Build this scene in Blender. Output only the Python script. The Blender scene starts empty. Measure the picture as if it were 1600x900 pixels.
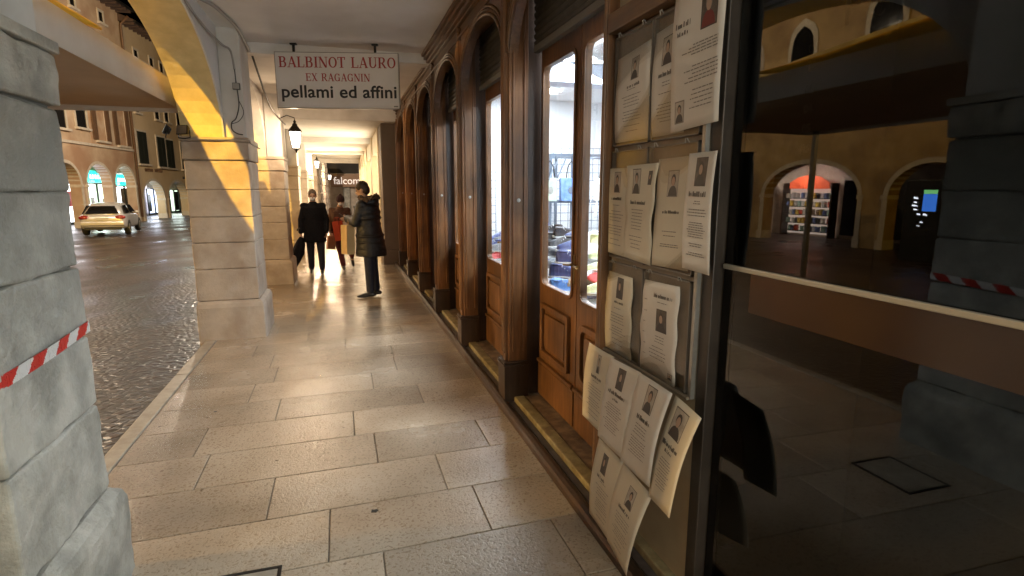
import bpy, math, random
from mathutils import Vector, Matrix
R = math.radians
PI = math.pi
random.seed(7)
S = bpy.context.scene

# ------------------------------------------------------------------ camera
cam = bpy.data.cameras.new('camera')
cam.sensor_width = 36.0
cam.lens = 870.0 / 1600.0 * 36.0
cam.clip_start = 0.05
cam.clip_end = 400.0
camo = bpy.data.objects.new('camera', cam)
S.collection.objects.link(camo)
camo.location = (0, 0, 1.6)
camo.rotation_euler = (R(90 - 10.10), 0, R(-16.93))
S.camera = camo

# ------------------------------------------------------------------ world: night sky
W = bpy.data.worlds.new('World')
S.world = W
W.use_nodes = True
nt = W.node_tree
nt.nodes.clear()
sky = nt.nodes.new('ShaderNodeTexSky')
sky.sky_type = 'NISHITA'
sky.sun_disc = False
sky.sun_elevation = R(-6)
sky.sun_rotation = R(200)
bg = nt.nodes.new('ShaderNodeBackground')
bg.inputs['Strength'].default_value = 0.05
wo = nt.nodes.new('ShaderNodeOutputWorld')
nt.links.new(sky.outputs[0], bg.inputs['Color'])
nt.links.new(bg.outputs[0], wo.inputs['Surface'])

# ------------------------------------------------------------------ view / render
S.view_settings.view_transform = 'Standard'
S.view_settings.look = 'None'
S.view_settings.exposure = 0.66
S.view_settings.gamma = 1.0
S.view_settings.use_curve_mapping = False
S.render.engine = 'CYCLES'
S.cycles.use_denoising = True
S.cycles.max_bounces = 8
S.cycles.diffuse_bounces = 4
S.cycles.glossy_bounces = 4
S.cycles.transparent_max_bounces = 12
S.cycles.sample_clamp_indirect = 6.0
S.cycles.caustics_reflective = False
S.cycles.caustics_refractive = False

SODIUM = (1.0, 0.57, 0.06)
WARM = (1.0, 0.72, 0.45)
COOL = (0.86, 0.93, 1.0)


def light(name, kind, loc, power, color, size=0.1, sizey=None, target=None, spot=None):
    d = bpy.data.lights.new(name, kind)
    d.energy = power
    d.color = color
    if kind == 'AREA':
        d.size = size
        if sizey:
            d.shape = 'RECTANGLE'
            d.size_y = sizey
    else:
        d.shadow_soft_size = size
    if spot:
        d.spot_size = R(spot)
        d.spot_blend = 0.35
    o = bpy.data.objects.new(name, d)
    S.collection.objects.link(o)
    o.location = loc
    if target is not None:
        v = Vector(target) - Vector(loc)
        o.rotation_euler = v.to_track_quat('-Z', 'Y').to_euler()
    return o


# sodium street lamps of the square (lamp posts are built further down)
SOD1 = (-4.0, -8.0, 8.4)
SOD2 = (-10.5, 18.0, 8.0)
SOD3 = (-5.0, 31.0, 7.5)
SOD4 = (-13.8, 3.5, 3.9)
light('sodium_light', 'POINT', SOD1, 15500, SODIUM, 0.09)
light('sodium_light', 'POINT', SOD2, 1700, (1.0, 0.80, 0.56), 0.25)
light('sodium_light', 'POINT', SOD3, 2500, (1.0, 0.83, 0.64), 0.25)
# lanterns of the arcade
LAN = [(-0.63, 9.72, 2.385), (-0.72, 21.0, 2.45), (-0.55, 36.0, 2.30), (0.15, -6.4, 2.60)]
light('lantern_light', 'POINT', LAN[0], 32, WARM, 0.05)
light('lantern_light', 'POINT', LAN[1], 120, WARM, 0.05)
light('lantern_light', 'POINT', LAN[2], 160, WARM, 0.08)
light('lantern_light', 'POINT', LAN[3], 170, WARM, 0.06)
light('sodium_light', 'SPOT', SOD4, 3800, (1.0, 0.62, 0.22), 0.35, target=(1.2, 6.5, 0.8), spot=110)
# lit shop interiors
light('shop_ceiling_light', 'AREA', (2.4, 3.4, 3.0), 170, COOL, 1.2, 1.6, (1.2, 3.4, 0))
light('shop_ceiling_light', 'AREA', (2.6, 5.6, 3.0), 170, COOL, 1.2, 1.6, (1.4, 5.6, 0))
light('shop_ceiling_light', 'AREA', (2.6, 7.7, 3.0), 170, COOL, 1.4, 1.0, (2.6, 7.7, 0))
light('near_shop_light', 'AREA', (1.5, -2.6, 1.7), 150, (0.90, 1.0, 0.96), 1.8, 1.8, (-1.2, -0.2, 2.7))
light('far_shop_light', 'AREA', (0.8, 15.0, 1.6), 60, (1, .86, .64), 2.4, 2.0, (-2, 15.0, 1.7))
light('far_shop_light', 'AREA', (0.8, 20.0, 1.6), 60, (1, .86, .64), 3.0, 2.0, (-2, 20.0, 1.7))


# ------------------------------------------------------------------ materials
def nodes(name):
    m = bpy.data.materials.new(name)
    m.use_nodes = True
    n = m.node_tree
    n.nodes.clear()
    out = n.nodes.new('ShaderNodeOutputMaterial')
    b = n.nodes.new('ShaderNodeBsdfPrincipled')
    n.links.new(b.outputs[0], out.inputs[0])
    return m, n, b, out


def pm(name, c1, c2=None, scale=6.0, rough=0.6, rvar=0.0, bump=0.0, bscale=None, metal=0.0, spec=0.5,
       stretch=(1, 1, 1), detail=6.0, coord='Object', c3=None, s3=1.0, coat=0.0, dist=0.003, contrast=(0.35, 0.65), fine=0.0):
    m, n, b, out = nodes(name)
    L = n.links.new
    b.inputs['Base Color'].default_value = (*c1, 1)
    b.inputs['Roughness'].default_value = rough
    b.inputs['Metallic'].default_value = metal
    b.inputs['Specular IOR Level'].default_value = spec
    b.inputs['Coat Weight'].default_value = coat
    b.inputs['Coat Roughness'].default_value = 0.15
    if c2 is None and bump == 0 and rvar == 0:
        return m
    if coord == 'World':
        tc = n.nodes.new('ShaderNodeNewGeometry').outputs['Position']
    else:
        tc = n.nodes.new('ShaderNodeTexCoord').outputs['Object']
    mp = n.nodes.new('ShaderNodeMapping')
    mp.inputs['Scale'].default_value = stretch
    L(tc, mp.inputs['Vector'])
    no = n.nodes.new('ShaderNodeTexNoise')
    no.inputs['Scale'].default_value = scale
    no.inputs['Detail'].default_value = detail
    no.inputs['Roughness'].default_value = 0.62
    L(mp.outputs[0], no.inputs['Vector'])
    fac = no.outputs['Fac']
    if c2 is not None:
        r = n.nodes.new('ShaderNodeValToRGB')
        r.color_ramp.elements[0].position = contrast[0]
        r.color_ramp.elements[1].position = contrast[1]
        r.color_ramp.elements[0].color = (*c1, 1)
        r.color_ramp.elements[1].color = (*c2, 1)
        L(fac, r.inputs[0])
        col = r.outputs[0]
        if c3 is not None:
            n3 = n.nodes.new('ShaderNodeTexNoise')
            n3.inputs['Scale'].default_value = s3
            n3.inputs['Detail'].default_value = 5
            L(mp.outputs[0], n3.inputs['Vector'])
            r3 = n.nodes.new('ShaderNodeValToRGB')
            r3.color_ramp.elements[0].position = 0.48
            r3.color_ramp.elements[1].position = 0.68
            L(n3.outputs['Fac'], r3.inputs[0])
            mx = n.nodes.new('ShaderNodeMixRGB')
            mx.inputs[2].default_value = (*c3, 1)
            L(r3.outputs[0], mx.inputs[0])
            L(col, mx.inputs[1])
            col = mx.outputs[0]
        L(col, b.inputs['Base Color'])
    if rvar:
        mr = n.nodes.new('ShaderNodeMapRange')
        mr.inputs['To Min'].default_value = max(0.02, rough - rvar)
        mr.inputs['To Max'].default_value = min(1, rough + rvar)
        L(fac, mr.inputs[0])
        L(mr.outputs[0], b.inputs['Roughness'])
    if bump:
        nb = no
        if bscale:
            nb = n.nodes.new('ShaderNodeTexNoise')
            nb.inputs['Scale'].default_value = bscale
            nb.inputs['Detail'].default_value = 4
            L(mp.outputs[0], nb.inputs['Vector'])
        bu = n.nodes.new('ShaderNodeBump')
        bu.inputs['Strength'].default_value = bump
        bu.inputs['Distance'].default_value = dist
        L(nb.outputs['Fac'], bu.inputs['Height'])
        L(bu.outputs[0], b.inputs['Normal'])
        if fine:
            nf = n.nodes.new('ShaderNodeTexVoronoi')
            nf.inputs['Scale'].default_value = 42
            nw = n.nodes.new('ShaderNodeTexNoise')
            nw.inputs['Scale'].default_value = 90
            nw.inputs['Detail'].default_value = 5
            L(mp.outputs[0], nw.inputs['Vector'])
            L(nw.outputs['Color'], nf.inputs['Vector'])
            b2 = n.nodes.new('ShaderNodeBump')
            b2.inputs['Strength'].default_value = fine
            b2.inputs['Distance'].default_value = 0.004
            L(nw.outputs['Fac'], b2.inputs['Height'])
            L(bu.outputs[0], b2.inputs['Normal'])
            L(b2.outputs[0], b.inputs['Normal'])
    return m


def emit(name, color, strength):
    m, n, b, out = nodes(name)
    b.inputs['Base Color'].default_value = (*color, 1)
    b.inputs['Emission Color'].default_value = (*color, 1)
    b.inputs['Emission Strength'].default_value = strength
    return m


def wood(name, dark, light_, rough=0.34, scale=5.0, along='z'):
    m, n, b, out = nodes(name)
    L = n.links.new
    g = n.nodes.new('ShaderNodeNewGeometry')
    mp = n.nodes.new('ShaderNodeMapping')
    st = {'z': (9, 9, 0.55), 'y': (9, 0.55, 9)}[along]
    mp.inputs['Scale'].default_value = st
    L(g.outputs['Position'], mp.inputs['Vector'])
    a = n.nodes.new('ShaderNodeTexNoise')
    a.inputs['Scale'].default_value = scale
    a.inputs['Detail'].default_value = 8
    a.inputs['Roughness'].default_value = 0.6
    a.inputs['Distortion'].default_value = 0.4
    L(mp.outputs[0], a.inputs['Vector'])
    r = n.nodes.new('ShaderNodeValToRGB')
    r.color_ramp.elements[0].position = 0.22
    r.color_ramp.elements[1].position = 0.80
    r.color_ramp.elements[0].color = (*dark, 1)
    r.color_ramp.elements[1].color = (*light_, 1)
    L(a.outputs['Fac'], r.inputs[0])
    # large worn patches
    w = n.nodes.new('ShaderNodeTexNoise')
    w.inputs['Scale'].default_value = 2.3
    w.inputs['Detail'].default_value = 5
    L(g.outputs['Position'], w.inputs['Vector'])
    wr = n.nodes.new('ShaderNodeValToRGB')
    wr.color_ramp.elements[0].position = 0.38
    wr.color_ramp.elements[1].position = 0.66
    wr.color_ramp.elements[0].color = (0.55, 0.55, 0.55, 1)
    wr.color_ramp.elements[1].color = (1.25, 1.2, 1.15, 1)
    L(w.outputs['Fac'], wr.inputs[0])
    mx = n.nodes.new('ShaderNodeMixRGB')
    mx.blend_type = 'MULTIPLY'
    mx.inputs[0].default_value = 1
    L(r.outputs[0], mx.inputs[1])
    L(wr.outputs[0], mx.inputs[2])
    L(mx.outputs[0], b.inputs['Base Color'])
    mr = n.nodes.new('ShaderNodeMapRange')
    mr.inputs['To Min'].default_value = rough - 0.1
    mr.inputs['To Max'].default_value = rough + 0.22
    L(w.outputs['Fac'], mr.inputs[0])
    L(mr.outputs[0], b.inputs['Roughness'])
    bu = n.nodes.new('ShaderNodeBump')
    bu.inputs['Strength'].default_value = 0.25
    bu.inputs['Distance'].default_value = 0.002
    L(a.outputs['Fac'], bu.inputs['Height'])
    L(bu.outputs[0], b.inputs['Normal'])
    return m


def glass(name, ior=1.5, tint=(0.96, 0.98, 0.98), gl=1.0, rough=0.0):
    m = bpy.data.materials.new(name)
    m.use_nodes = True
    n = m.node_tree
    n.nodes.clear()
    L = n.links.new
    out = n.nodes.new('ShaderNodeOutputMaterial')
    t = n.nodes.new('ShaderNodeBsdfTransparent')
    t.inputs[0].default_value = (*tint, 1)
    g = n.nodes.new('ShaderNodeBsdfGlossy')
    g.inputs['Roughness'].default_value = rough
    g.inputs[0].default_value = (gl, gl, gl, 1)
    f = n.nodes.new('ShaderNodeFresnel')
    # both faces of the pane reflect alike (no total reflection inside the thin sheet)
    ge = n.nodes.new('ShaderNodeNewGeometry')
    mr = n.nodes.new('ShaderNodeMapRange')
    mr.inputs['To Min'].default_value = ior
    mr.inputs['To Max'].default_value = 1 / ior
    L(ge.outputs['Backfacing'], mr.inputs[0])
    L(mr.outputs[0], f.inputs['IOR'])
    mx = n.nodes.new('ShaderNodeMixShader')
    L(f.outputs[0], mx.inputs[0])
    L(t.outputs[0], mx.inputs[1])
    L(g.outputs[0], mx.inputs[2])
    L(mx.outputs[0], out.inputs[0])
    return m


def slab_mat():
    """worn bush-hammered limestone slabs, a little damp"""
    m, n, b, out = nodes('limestone_slabs')
    b.inputs['Coat Weight'].default_value = 0.55
    b.inputs['Coat Roughness'].default_value = 0.13
    L = n.links.new
    g = n.nodes.new('ShaderNodeNewGeometry')
    big = n.nodes.new('ShaderNodeTexNoise')
    big.inputs['Scale'].default_value = 1.6
    big.inputs['Detail'].default_value = 7
    L(g.outputs['Position'], big.inputs['Vector'])
    r = n.nodes.new('ShaderNodeValToRGB')
    r.color_ramp.elements[0].position = 0.3
    r.color_ramp.elements[1].position = 0.7
    r.color_ramp.elements[0].color = (0.31, 0.245, 0.180, 1)
    r.color_ramp.elements[1].color = (0.48, 0.405, 0.320, 1)
    L(big.outputs['Fac'], r.inputs[0])
    # per slab tone
    at = n.nodes.new('ShaderNodeAttribute')
    at.attribute_name = 'tone'
    mt = n.nodes.new('ShaderNodeMixRGB')
    mt.blend_type = 'MULTIPLY'
    mt.inputs[0].default_value = 1
    L(r.outputs[0], mt.inputs[1])
    L(at.outputs['Color'], mt.inputs[2])
    # small worm-like pits
    warp = n.nodes.new('ShaderNodeTexNoise')
    warp.inputs['Scale'].default_value = 30
    warp.inputs['Detail'].default_value = 2
    L(g.outputs['Position'], warp.inputs['Vector'])
    add = n.nodes.new('ShaderNodeMixRGB')
    add.blend_type = 'ADD'
    add.inputs[0].default_value = 0.035
    L(g.outputs['Position'], add.inputs[1])
    L(warp.outputs['Color'], add.inputs[2])
    pit = n.nodes.new('ShaderNodeTexNoise')
    pit.inputs['Scale'].default_value = 70
    pit.inputs['Detail'].default_value = 2.5
    pit.inputs['Roughness'].default_value = 0.55
    L(add.outputs[0], pit.inputs['Vector'])
    pr = n.nodes.new('ShaderNodeValToRGB')
    pr.color_ramp.elements[0].position = 0.36
    pr.color_ramp.elements[1].position = 0.45
    pr.color_ramp.elements[0].color = (0.70, 0.65, 0.59, 1)
    pr.color_ramp.elements[1].color = (1, 1, 1, 1)
    L(pit.outputs['Fac'], pr.inputs[0])
    m2 = n.nodes.new('ShaderNodeMixRGB')
    m2.blend_type = 'MULTIPLY'
    m2.inputs[0].default_value = 1
    L(mt.outputs[0], m2.inputs[1])
    L(pr.outputs[0], m2.inputs[2])
    # stray dark specks
    vo = n.nodes.new('ShaderNodeTexVoronoi')
    vo.inputs['Scale'].default_value = 6
    L(add.outputs[0], vo.inputs['Vector'])
    vr = n.nodes.new('ShaderNodeValToRGB')
    vr.color_ramp.elements[0].position = 0.04
    vr.color_ramp.elements[1].position = 0.07
    vr.color_ramp.elements[0].color = (0.35, 0.3, 0.26, 1)
    vr.color_ramp.elements[1].color = (1, 1, 1, 1)
    L(vo.outputs['Distance'], vr.inputs[0])
    m3 = n.nodes.new('ShaderNodeMixRGB')
    m3.blend_type = 'MULTIPLY'
    m3.inputs[0].default_value = 0.8
    L(m2.outputs[0], m3.inputs[1])
    L(vr.outputs[0], m3.inputs[2])
    L(m3.outputs[0], b.inputs['Base Color'])
    rr = n.nodes.new('ShaderNodeMapRange')
    rr.inputs['From Min'].default_value = 0.3
    rr.inputs['From Max'].default_value = 0.7
    rr.inputs['To Min'].default_value = 0.12
    rr.inputs['To Max'].default_value = 0.30
    L(big.outputs['Fac'], rr.inputs[0])
    L(rr.outputs[0], b.inputs['Roughness'])
    bu = n.nodes.new('ShaderNodeBump')
    n.links.new(bu.outputs[0], b.inputs['Coat Normal'])
    bu.inputs['Strength'].default_value = 0.7
    bu.inputs['Distance'].default_value = 0.0045
    L(pit.outputs['Fac'], bu.inputs['Height'])
    L(bu.outputs[0], b.inputs['Normal'])
    return m


def cobble_mat():
    m, n, b, out = nodes('wet_porphyry_setts')
    L = n.links.new
    g = n.nodes.new('ShaderNodeNewGeometry')
    mp = n.nodes.new('ShaderNodeMapping')
    mp.inputs['Rotation'].default_value = (0, 0, R(28))
    mp.inputs['Scale'].default_value = (1, 1.35, 1)
    L(g.outputs['Position'], mp.inputs['Vector'])
    vo = n.nodes.new('ShaderNodeTexVoronoi')
    vo.feature = 'DISTANCE_TO_EDGE'
    vo.inputs['Scale'].default_value = 10.5
    vo.inputs['Randomness'].default_value = 0.6
    L(mp.outputs[0], vo.inputs['Vector'])
    vc = n.nodes.new('ShaderNodeTexVoronoi')
    vc.inputs['Scale'].default_value = 10.5
    vc.inputs['Randomness'].default_value = 0.6
    L(mp.outputs[0], vc.inputs['Vector'])
    cr = n.nodes.new('ShaderNodeValToRGB')
    cr.color_ramp.elements[0].color = (0.028, 0.016, 0.011, 1)
    cr.color_ramp.elements[1].color = (0.078, 0.045, 0.031, 1)
    sep = n.nodes.new('ShaderNodeSeparateColor')
    L(vc.outputs['Color'], sep.inputs[0])
    L(sep.outputs[0], cr.inputs[0])
    er = n.nodes.new('ShaderNodeValToRGB')
    er.color_ramp.elements[0].position = 0.0
    er.color_ramp.elements[1].position = 0.30
    L(vo.outputs['Distance'], er.inputs[0])
    mx = n.nodes.new('ShaderNodeMixRGB')
    mx.blend_type = 'MULTIPLY'
    mx.inputs[0].default_value = 0.7
    L(cr.outputs[0], mx.inputs[1])
    L(er.outputs[0], mx.inputs[2])
    L(mx.outputs[0], b.inputs['Base Color'])
    no = n.nodes.new('ShaderNodeTexNoise')
    no.inputs['Scale'].default_value = 0.5
    L(g.outputs['Position'], no.inputs['Vector'])
    rr = n.nodes.new('ShaderNodeMapRange')
    rr.inputs['From Min'].default_value = 0.35
    rr.inputs['From Max'].default_value = 0.65
    rr.inputs['To Min'].default_value = 0.26
    rr.inputs['To Max'].default_value = 0.50
    b.inputs['Specular IOR Level'].default_value = 0.42
    L(no.outputs['Fac'], rr.inputs[0])
    L(rr.outputs[0], b.inputs['Roughness'])
    fn = n.nodes.new('ShaderNodeTexNoise')
    fn.inputs['Scale'].default_value = 22
    fn.inputs['Detail'].default_value = 4
    L(g.outputs['Position'], fn.inputs['Vector'])
    b1 = n.nodes.new('ShaderNodeBump')
    b1.inputs['Strength'].default_value = 0.75
    b1.inputs['Distance'].default_value = 0.008
    L(er.outputs[0], b1.inputs['Height'])
    b2 = n.nodes.new('ShaderNodeBump')
    b2.inputs['Strength'].default_value = 0.6
    b2.inputs['Distance'].default_value = 0.005
    L(fn.outputs['Fac'], b2.inputs['Height'])
    L(b1.outputs[0], b2.inputs['Normal'])
    L(b2.outputs[0], b.inputs['Normal'])
    return m


M = {}
M['slab'] = slab_mat()
M['cobble'] = cobble_mat()
M['joint'] = pm('slab_joint_grout', (0.24, 0.20, 0.155), (0.10, 0.085, 0.065), 4, rough=0.8, coord='World')
M['kerb'] = pm('pale_kerb_stone', (0.30, 0.25, 0.19), (0.42, 0.37, 0.30), 9, 0.45, bump=0.4, bscale=60, coord='World')
M['stone'] = pm('pillar_limestone', (0.25, 0.24, 0.205), (0.47, 0.445, 0.39), 4.5, 0.62, bump=0.8, bscale=14, detail=12, coord='World', fine=0.9,
                c3=(0.215, 0.208, 0.18), s3=2.6, dist=0.012, contrast=(0.36, 0.6))
M['stone2'] = pm('pillar_limestone_warm', (0.42, 0.345, 0.275), (0.54, 0.46, 0.38), 4.0, 0.6, detail=12, fine=0.7, bump=0.6, bscale=30, coord='World',
                 c3=(0.35, 0.27, 0.205), s3=2.5, dist=0.005, contrast=(0.3, 0.65))
M['stone_joint'] = pm('stone_joint_dirt', (0.17, 0.155, 0.13), rough=0.9)
M['plaster'] = pm('arcade_plaster', (0.60, 0.57, 0.53), (0.72, 0.69, 0.65), 1.7, 0.8, bump=0.25, bscale=9, coord='World',
                  c3=(0.48, 0.45, 0.41), s3=1.1, dist=0.006)
M['plaster_y'] = pm('yellow_arch_plaster', (0.58, 0.46, 0.22), (0.72, 0.58, 0.29), 5, 0.8, bump=0.5, bscale=18, coord='World', dist=0.008)  # yellower plaster colour, used on one arch only
M['ceiling'] = pm('white_ceiling_plaster', (0.66, 0.63, 0.58), (0.76, 0.73, 0.69), 1.2, 0.85, bump=0.25, bscale=4, coord='World',
                  c3=(0.57, 0.53, 0.48), s3=0.7, dist=0.01)
M['wood'] = wood('varnished_walnut', (0.080, 0.034, 0.012), (0.270, 0.132, 0.052), 0.32)
M['wood_h'] = wood('varnished_walnut_horizontal', (0.065, 0.034, 0.016), (0.22, 0.12, 0.058), 0.36, along='y')
M['wood_lit'] = wood('orange_lit_plank_wood', (0.12, 0.03, 0.009), (0.38, 0.12, 0.035), 0.33)  # redder than the walnut: orange lamp glow put into the plank colour
M['wood_dark'] = wood('blackened_base_wood', (0.028, 0.016, 0.010), (0.075, 0.045, 0.028), 0.32)
M['shutter'] = pm('old_green_black_shutter', (0.022, 0.022, 0.018), (0.045, 0.044, 0.036), 9, 0.5, bump=0.2, coord='World')
M['metal'] = pm('dull_grey_metal', (0.33, 0.33, 0.31), (0.42, 0.42, 0.40), 20, 0.42, metal=0.7)
M['bar'] = pm('dull_shutter_bar', (0.12, 0.12, 0.115), rough=0.6)
M['iron'] = pm('black_iron', (0.018, 0.017, 0.016), rough=0.5, metal=0.3)
M['cable'] = pm('grey_cable', (0.07, 0.065, 0.06), rough=0.6)
M['cable_w'] = pm('painted_cable', (0.30, 0.28, 0.26), rough=0.6)
M['thresh'] = pm('worn_yellow_threshold_stone', (0.20, 0.16, 0.08), (0.36, 0.31, 0.18), 16, 0.5, bump=0.5, coord='World', c3=(0.18, 0.14, 0.08), s3=9)
M['thresh_b'] = pm('brown_threshold_stone', (0.10, 0.065, 0.04), (0.20, 0.14, 0.09), 14, 0.5, bump=0.4, coord='World', c3=(.30, .22, .14), s3=12)
M['glass'] = glass('shop_glass')
M['dglass'] = glass('dark_display_glass', 1.58, (0.45, 0.45, 0.43), 0.9)
M['paper'] = pm('white_notice_paper', (0.60, 0.565, 0.52), (0.68, 0.645, 0.60), 3, 0.55, bump=0.15, bscale=8, coord='World')
M['paper_y'] = pm('cream_notice_paper', (0.58, 0.525, 0.42), (0.65, 0.595, 0.485), 3, 0.55, bump=0.15, bscale=8, coord='World')
M['ink'] = pm('grey_ink', (0.20, 0.18, 0.165), rough=0.6)
M['ink_d'] = pm('dark_ink', (0.07, 0.06, 0.055), rough=0.6)
M['photo_bg'] = pm('portrait_background', (0.34, 0.30, 0.26), (0.5, 0.46, 0.4), 30, 0.4)
M['photo_bg_d'] = pm('portrait_dark_background', (0.05, 0.04, 0.035), (0.12, 0.1, 0.09), 30, 0.4)
M['photo_skin'] = pm('portrait_face', (0.42, 0.29, 0.22), rough=0.5)
M['photo_cloth'] = pm('portrait_clothes', (0.05, 0.045, 0.045), rough=0.5)
M['photo_red'] = pm('portrait_red_clothes', (0.16, 0.02, 0.02), rough=0.5)
M['sleeve'] = glass('clear_plastic_sleeve', 1.45, (0.93, 0.92, 0.9), 0.8, 0.12)
M['backing'] = pm('notice_board_backing', (0.17, 0.135, 0.10), (0.27, 0.22, 0.165), 5, 0.5, coord='World')
M['beige'] = pm('beige_board_panel', (0.34, 0.27, 0.18), (0.42, 0.34, 0.23), 3, 0.5, coord='World')
M['brown_panel'] = pm('glossy_brown_panel', (0.020, 0.010, 0.004), (0.030, 0.016, 0.006), 4, 0.16, coord='World', coat=0.15)
M['white_edge'] = pm('white_shelf_edge', (0.7, 0.7, 0.68), rough=0.4)
M['transom'] = pm('dull_aluminium_transom', (0.21, 0.21, 0.205), rough=0.4)
M['black_room'] = pm('unlit_depth_black', (0.006, 0.0055, 0.005), rough=0.9, spec=0.1)  # black base colour stands in for the shade of unlit interiors
M['white_wall'] = pm('white_shop_wall', (0.78, 0.80, 0.82), rough=0.7)
M['canvas'] = pm('white_canopy_canvas', (0.66, 0.60, 0.52), (0.74, 0.68, 0.60), 2, 0.75, bump=0.35, bscale=3, coord='World', dist=0.01)
M['canvas_y'] = pm('lamp_yellow_canvas', (0.75, 0.42, 0.03), (0.85, 0.5, 0.05), 4, 0.5, bump=0.5, bscale=8, stretch=(4, .6, 4), dist=0.01)  # sodium light on the canopy edge put into this yellow


# ------------------------------------------------------------------ mesh builder
class MB:
    def __init__(self):
        self.v = []; self.f = []; self.mi = []; self.cur = 0; self.tone = []; self.curtone = 1.0

    def face(self, idx):
        self.f.append(tuple(idx)); self.mi.append(self.cur); self.tone.append(self.curtone)

    def quad(self, a, b, c, d):
        n = len(self.v)
        self.v += [tuple(a), tuple(b), tuple(c), tuple(d)]
        self.face((n, n + 1, n + 2, n + 3))
        return self

    def box(self, x0, y0, z0, x1, y1, z1, T=None):
        if x0 > x1: x0, x1 = x1, x0
        if y0 > y1: y0, y1 = y1, y0
        if z0 > z1: z0, z1 = z1, z0
        p = [(x0, y0, z0), (x1, y0, z0), (x1, y1, z0), (x0, y1, z0), (x0, y0, z1), (x1, y0, z1), (x1, y1, z1), (x0, y1, z1)]
        if T: p = [tuple(T @ Vector(q)) for q in p]
        n = len(self.v)
        self.v += p
        for q in ((0, 3, 2, 1), (4, 5, 6, 7), (0, 1, 5, 4), (1, 2, 6, 5), (2, 3, 7, 6), (3, 0, 4, 7)):
            self.face([n + i for i in q])
        return self

    def prism(self, pts, axis, a0, a1, T=None):
        """extrude a 2-D polygon along an axis: 'x' pts=(y,z), 'y' pts=(x,z), 'z' pts=(x,y)"""
        def mk(p, a):
            q = {'x': (a, p[0], p[1]), 'y': (p[0], a, p[1]), 'z': (p[0], p[1], a)}[axis]
            return tuple(T @ Vector(q)) if T else q
        n = len(self.v); k = len(pts)
        self.v += [mk(p, a0) for p in pts] + [mk(p, a1) for p in pts]
        for i in range(k):
            j = (i + 1) % k
            self.face((n + i, n + j, n + k + j, n + k + i))
        self.face(tuple(n + i for i in range(k))[::-1])
        self.face(tuple(n + k + i for i in range(k)))
        return self

    def loft(self, rings, cap=True):
        n = len(self.v); k = len(rings[0])
        for r in rings: self.v += [tuple(p) for p in r]
        for i in range(len(rings) - 1):
            for j in range(k):
                l = (j + 1) % k
                self.face((n + i * k + j, n + i * k + l, n + (i + 1) * k + l, n + (i + 1) * k + j))
        if cap:
            self.face(tuple(n + j for j in range(k))[::-1])
            self.face(tuple(n + (len(rings) - 1) * k + j for j in range(k)))
        return self

    def tube(self, path, r, seg=8, cap=True):
        P = [Vector(p) for p in path]
        rr = r if isinstance(r, (list, tuple)) else [r] * len(P)
        rings = []
        ref = None
        for i, p in enumerate(P):
            d = (P[min(i + 1, len(P) - 1)] - P[max(i - 1, 0)]).normalized()
            if ref is None or abs(d.dot(ref)) > 0.98:
                ref = Vector((0, 0, 1)) if abs(d.z) < 0.9 else Vector((1, 0, 0))
            u = d.cross(ref).normalized(); w = u.cross(d)
            ref = w
            rings.append([p + (u * math.cos(t) + w * math.sin(t)) * rr[i] for t in [2 * PI * j / seg for j in range(seg)]])
        return self.loft(rings, cap)

    def capsule(self, a, ra, b, rb, seg=14, e=(1, 1), up=None):
        """closed rounded limb; e squashes the ring"""
        a = Vector(a); b = Vector(b)
        d = (b - a); Ln = d.length; d = d.normalized()
        ref = Vector(up) if up else (Vector((0, 0, 1)) if abs(d.z) < 0.9 else Vector((1, 0, 0)))
        u = d.cross(ref).normalized(); w = u.cross(d)
        rings = []
        prof = [(-math.cos(t) * ra, math.sin(t) * ra) for t in (0.15, 0.5, 0.9, 1.3)]
        prof += [(0, ra), (Ln * 0.5, (ra + rb) / 2), (Ln, rb)]
        prof += [(Ln + math.cos(t) * rb, math.sin(t) * rb) for t in (1.3, 0.9, 0.5, 0.15)]
        for s, r in prof:
            rings.append([a + d * s + (u * math.cos(t) * e[0] + w * math.sin(t) * e[1]) * r for t in [2 * PI * j / seg for j in range(seg)]])
        return self.loft(rings)

    def lathe(self, prof, c, seg=16, sx=1, sy=1):
        rings = [[(c[0] + r * math.cos(t) * sx, c[1] + r * math.sin(t) * sy, c[2] + z) for t in [2 * PI * j / seg for j in range(seg)]] for r, z in prof]
        return self.loft(rings)

    def ellipsoid(self, c, r, T=None, seg=16, n=10):
        rings = []
        for i in range(n + 1):
            a = PI * (0.03 + 0.94 * i / n)
            rings.append([(c[0] + r[0] * math.sin(a) * math.cos(t), c[1] + r[1] * math.sin(a) * math.sin(t), c[2] - r[2] * math.cos(a)) for t in [2 * PI * j / seg for j in range(seg)]])
        if T: rings = [[tuple(T @ Vector(p)) for p in q] for q in rings]
        return self.loft(rings)

    def build(self, name, mat, parent=None, smooth=False, bevel=0.0, world=True, seg=2):
        me = bpy.data.meshes.new(name)
        vs = self.v
        if parent is not None and world:
            o3 = parent.get('_o', (0, 0, 0))
            vs = [(p[0] - o3[0], p[1] - o3[1], p[2] - o3[2]) for p in vs]
        me.from_pydata([tuple(p) for p in vs], [], self.f)
        for mm in (mat if isinstance(mat, (list, tuple)) else [mat]): me.materials.append(mm)
        if isinstance(mat, (list, tuple)):
            me.polygons.foreach_set('material_index', self.mi)
        me.update()
        import bmesh
        bm = bmesh.new(); bm.from_mesh(me)
        if smooth: bmesh.ops.remove_doubles(bm, verts=bm.verts, dist=1e-5)
        bmesh.ops.recalc_face_normals(bm, faces=bm.faces)
        bm.to_mesh(me); bm.free()
        if smooth:
            me.polygons.foreach_set('use_smooth', [True] * len(me.polygons))
        o = bpy.data.objects.new(name, me)
        S.collection.objects.link(o)
        if parent is not None:
            o.parent = parent; o['_o'] = tuple(parent.get('_o', (0, 0, 0)))
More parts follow.
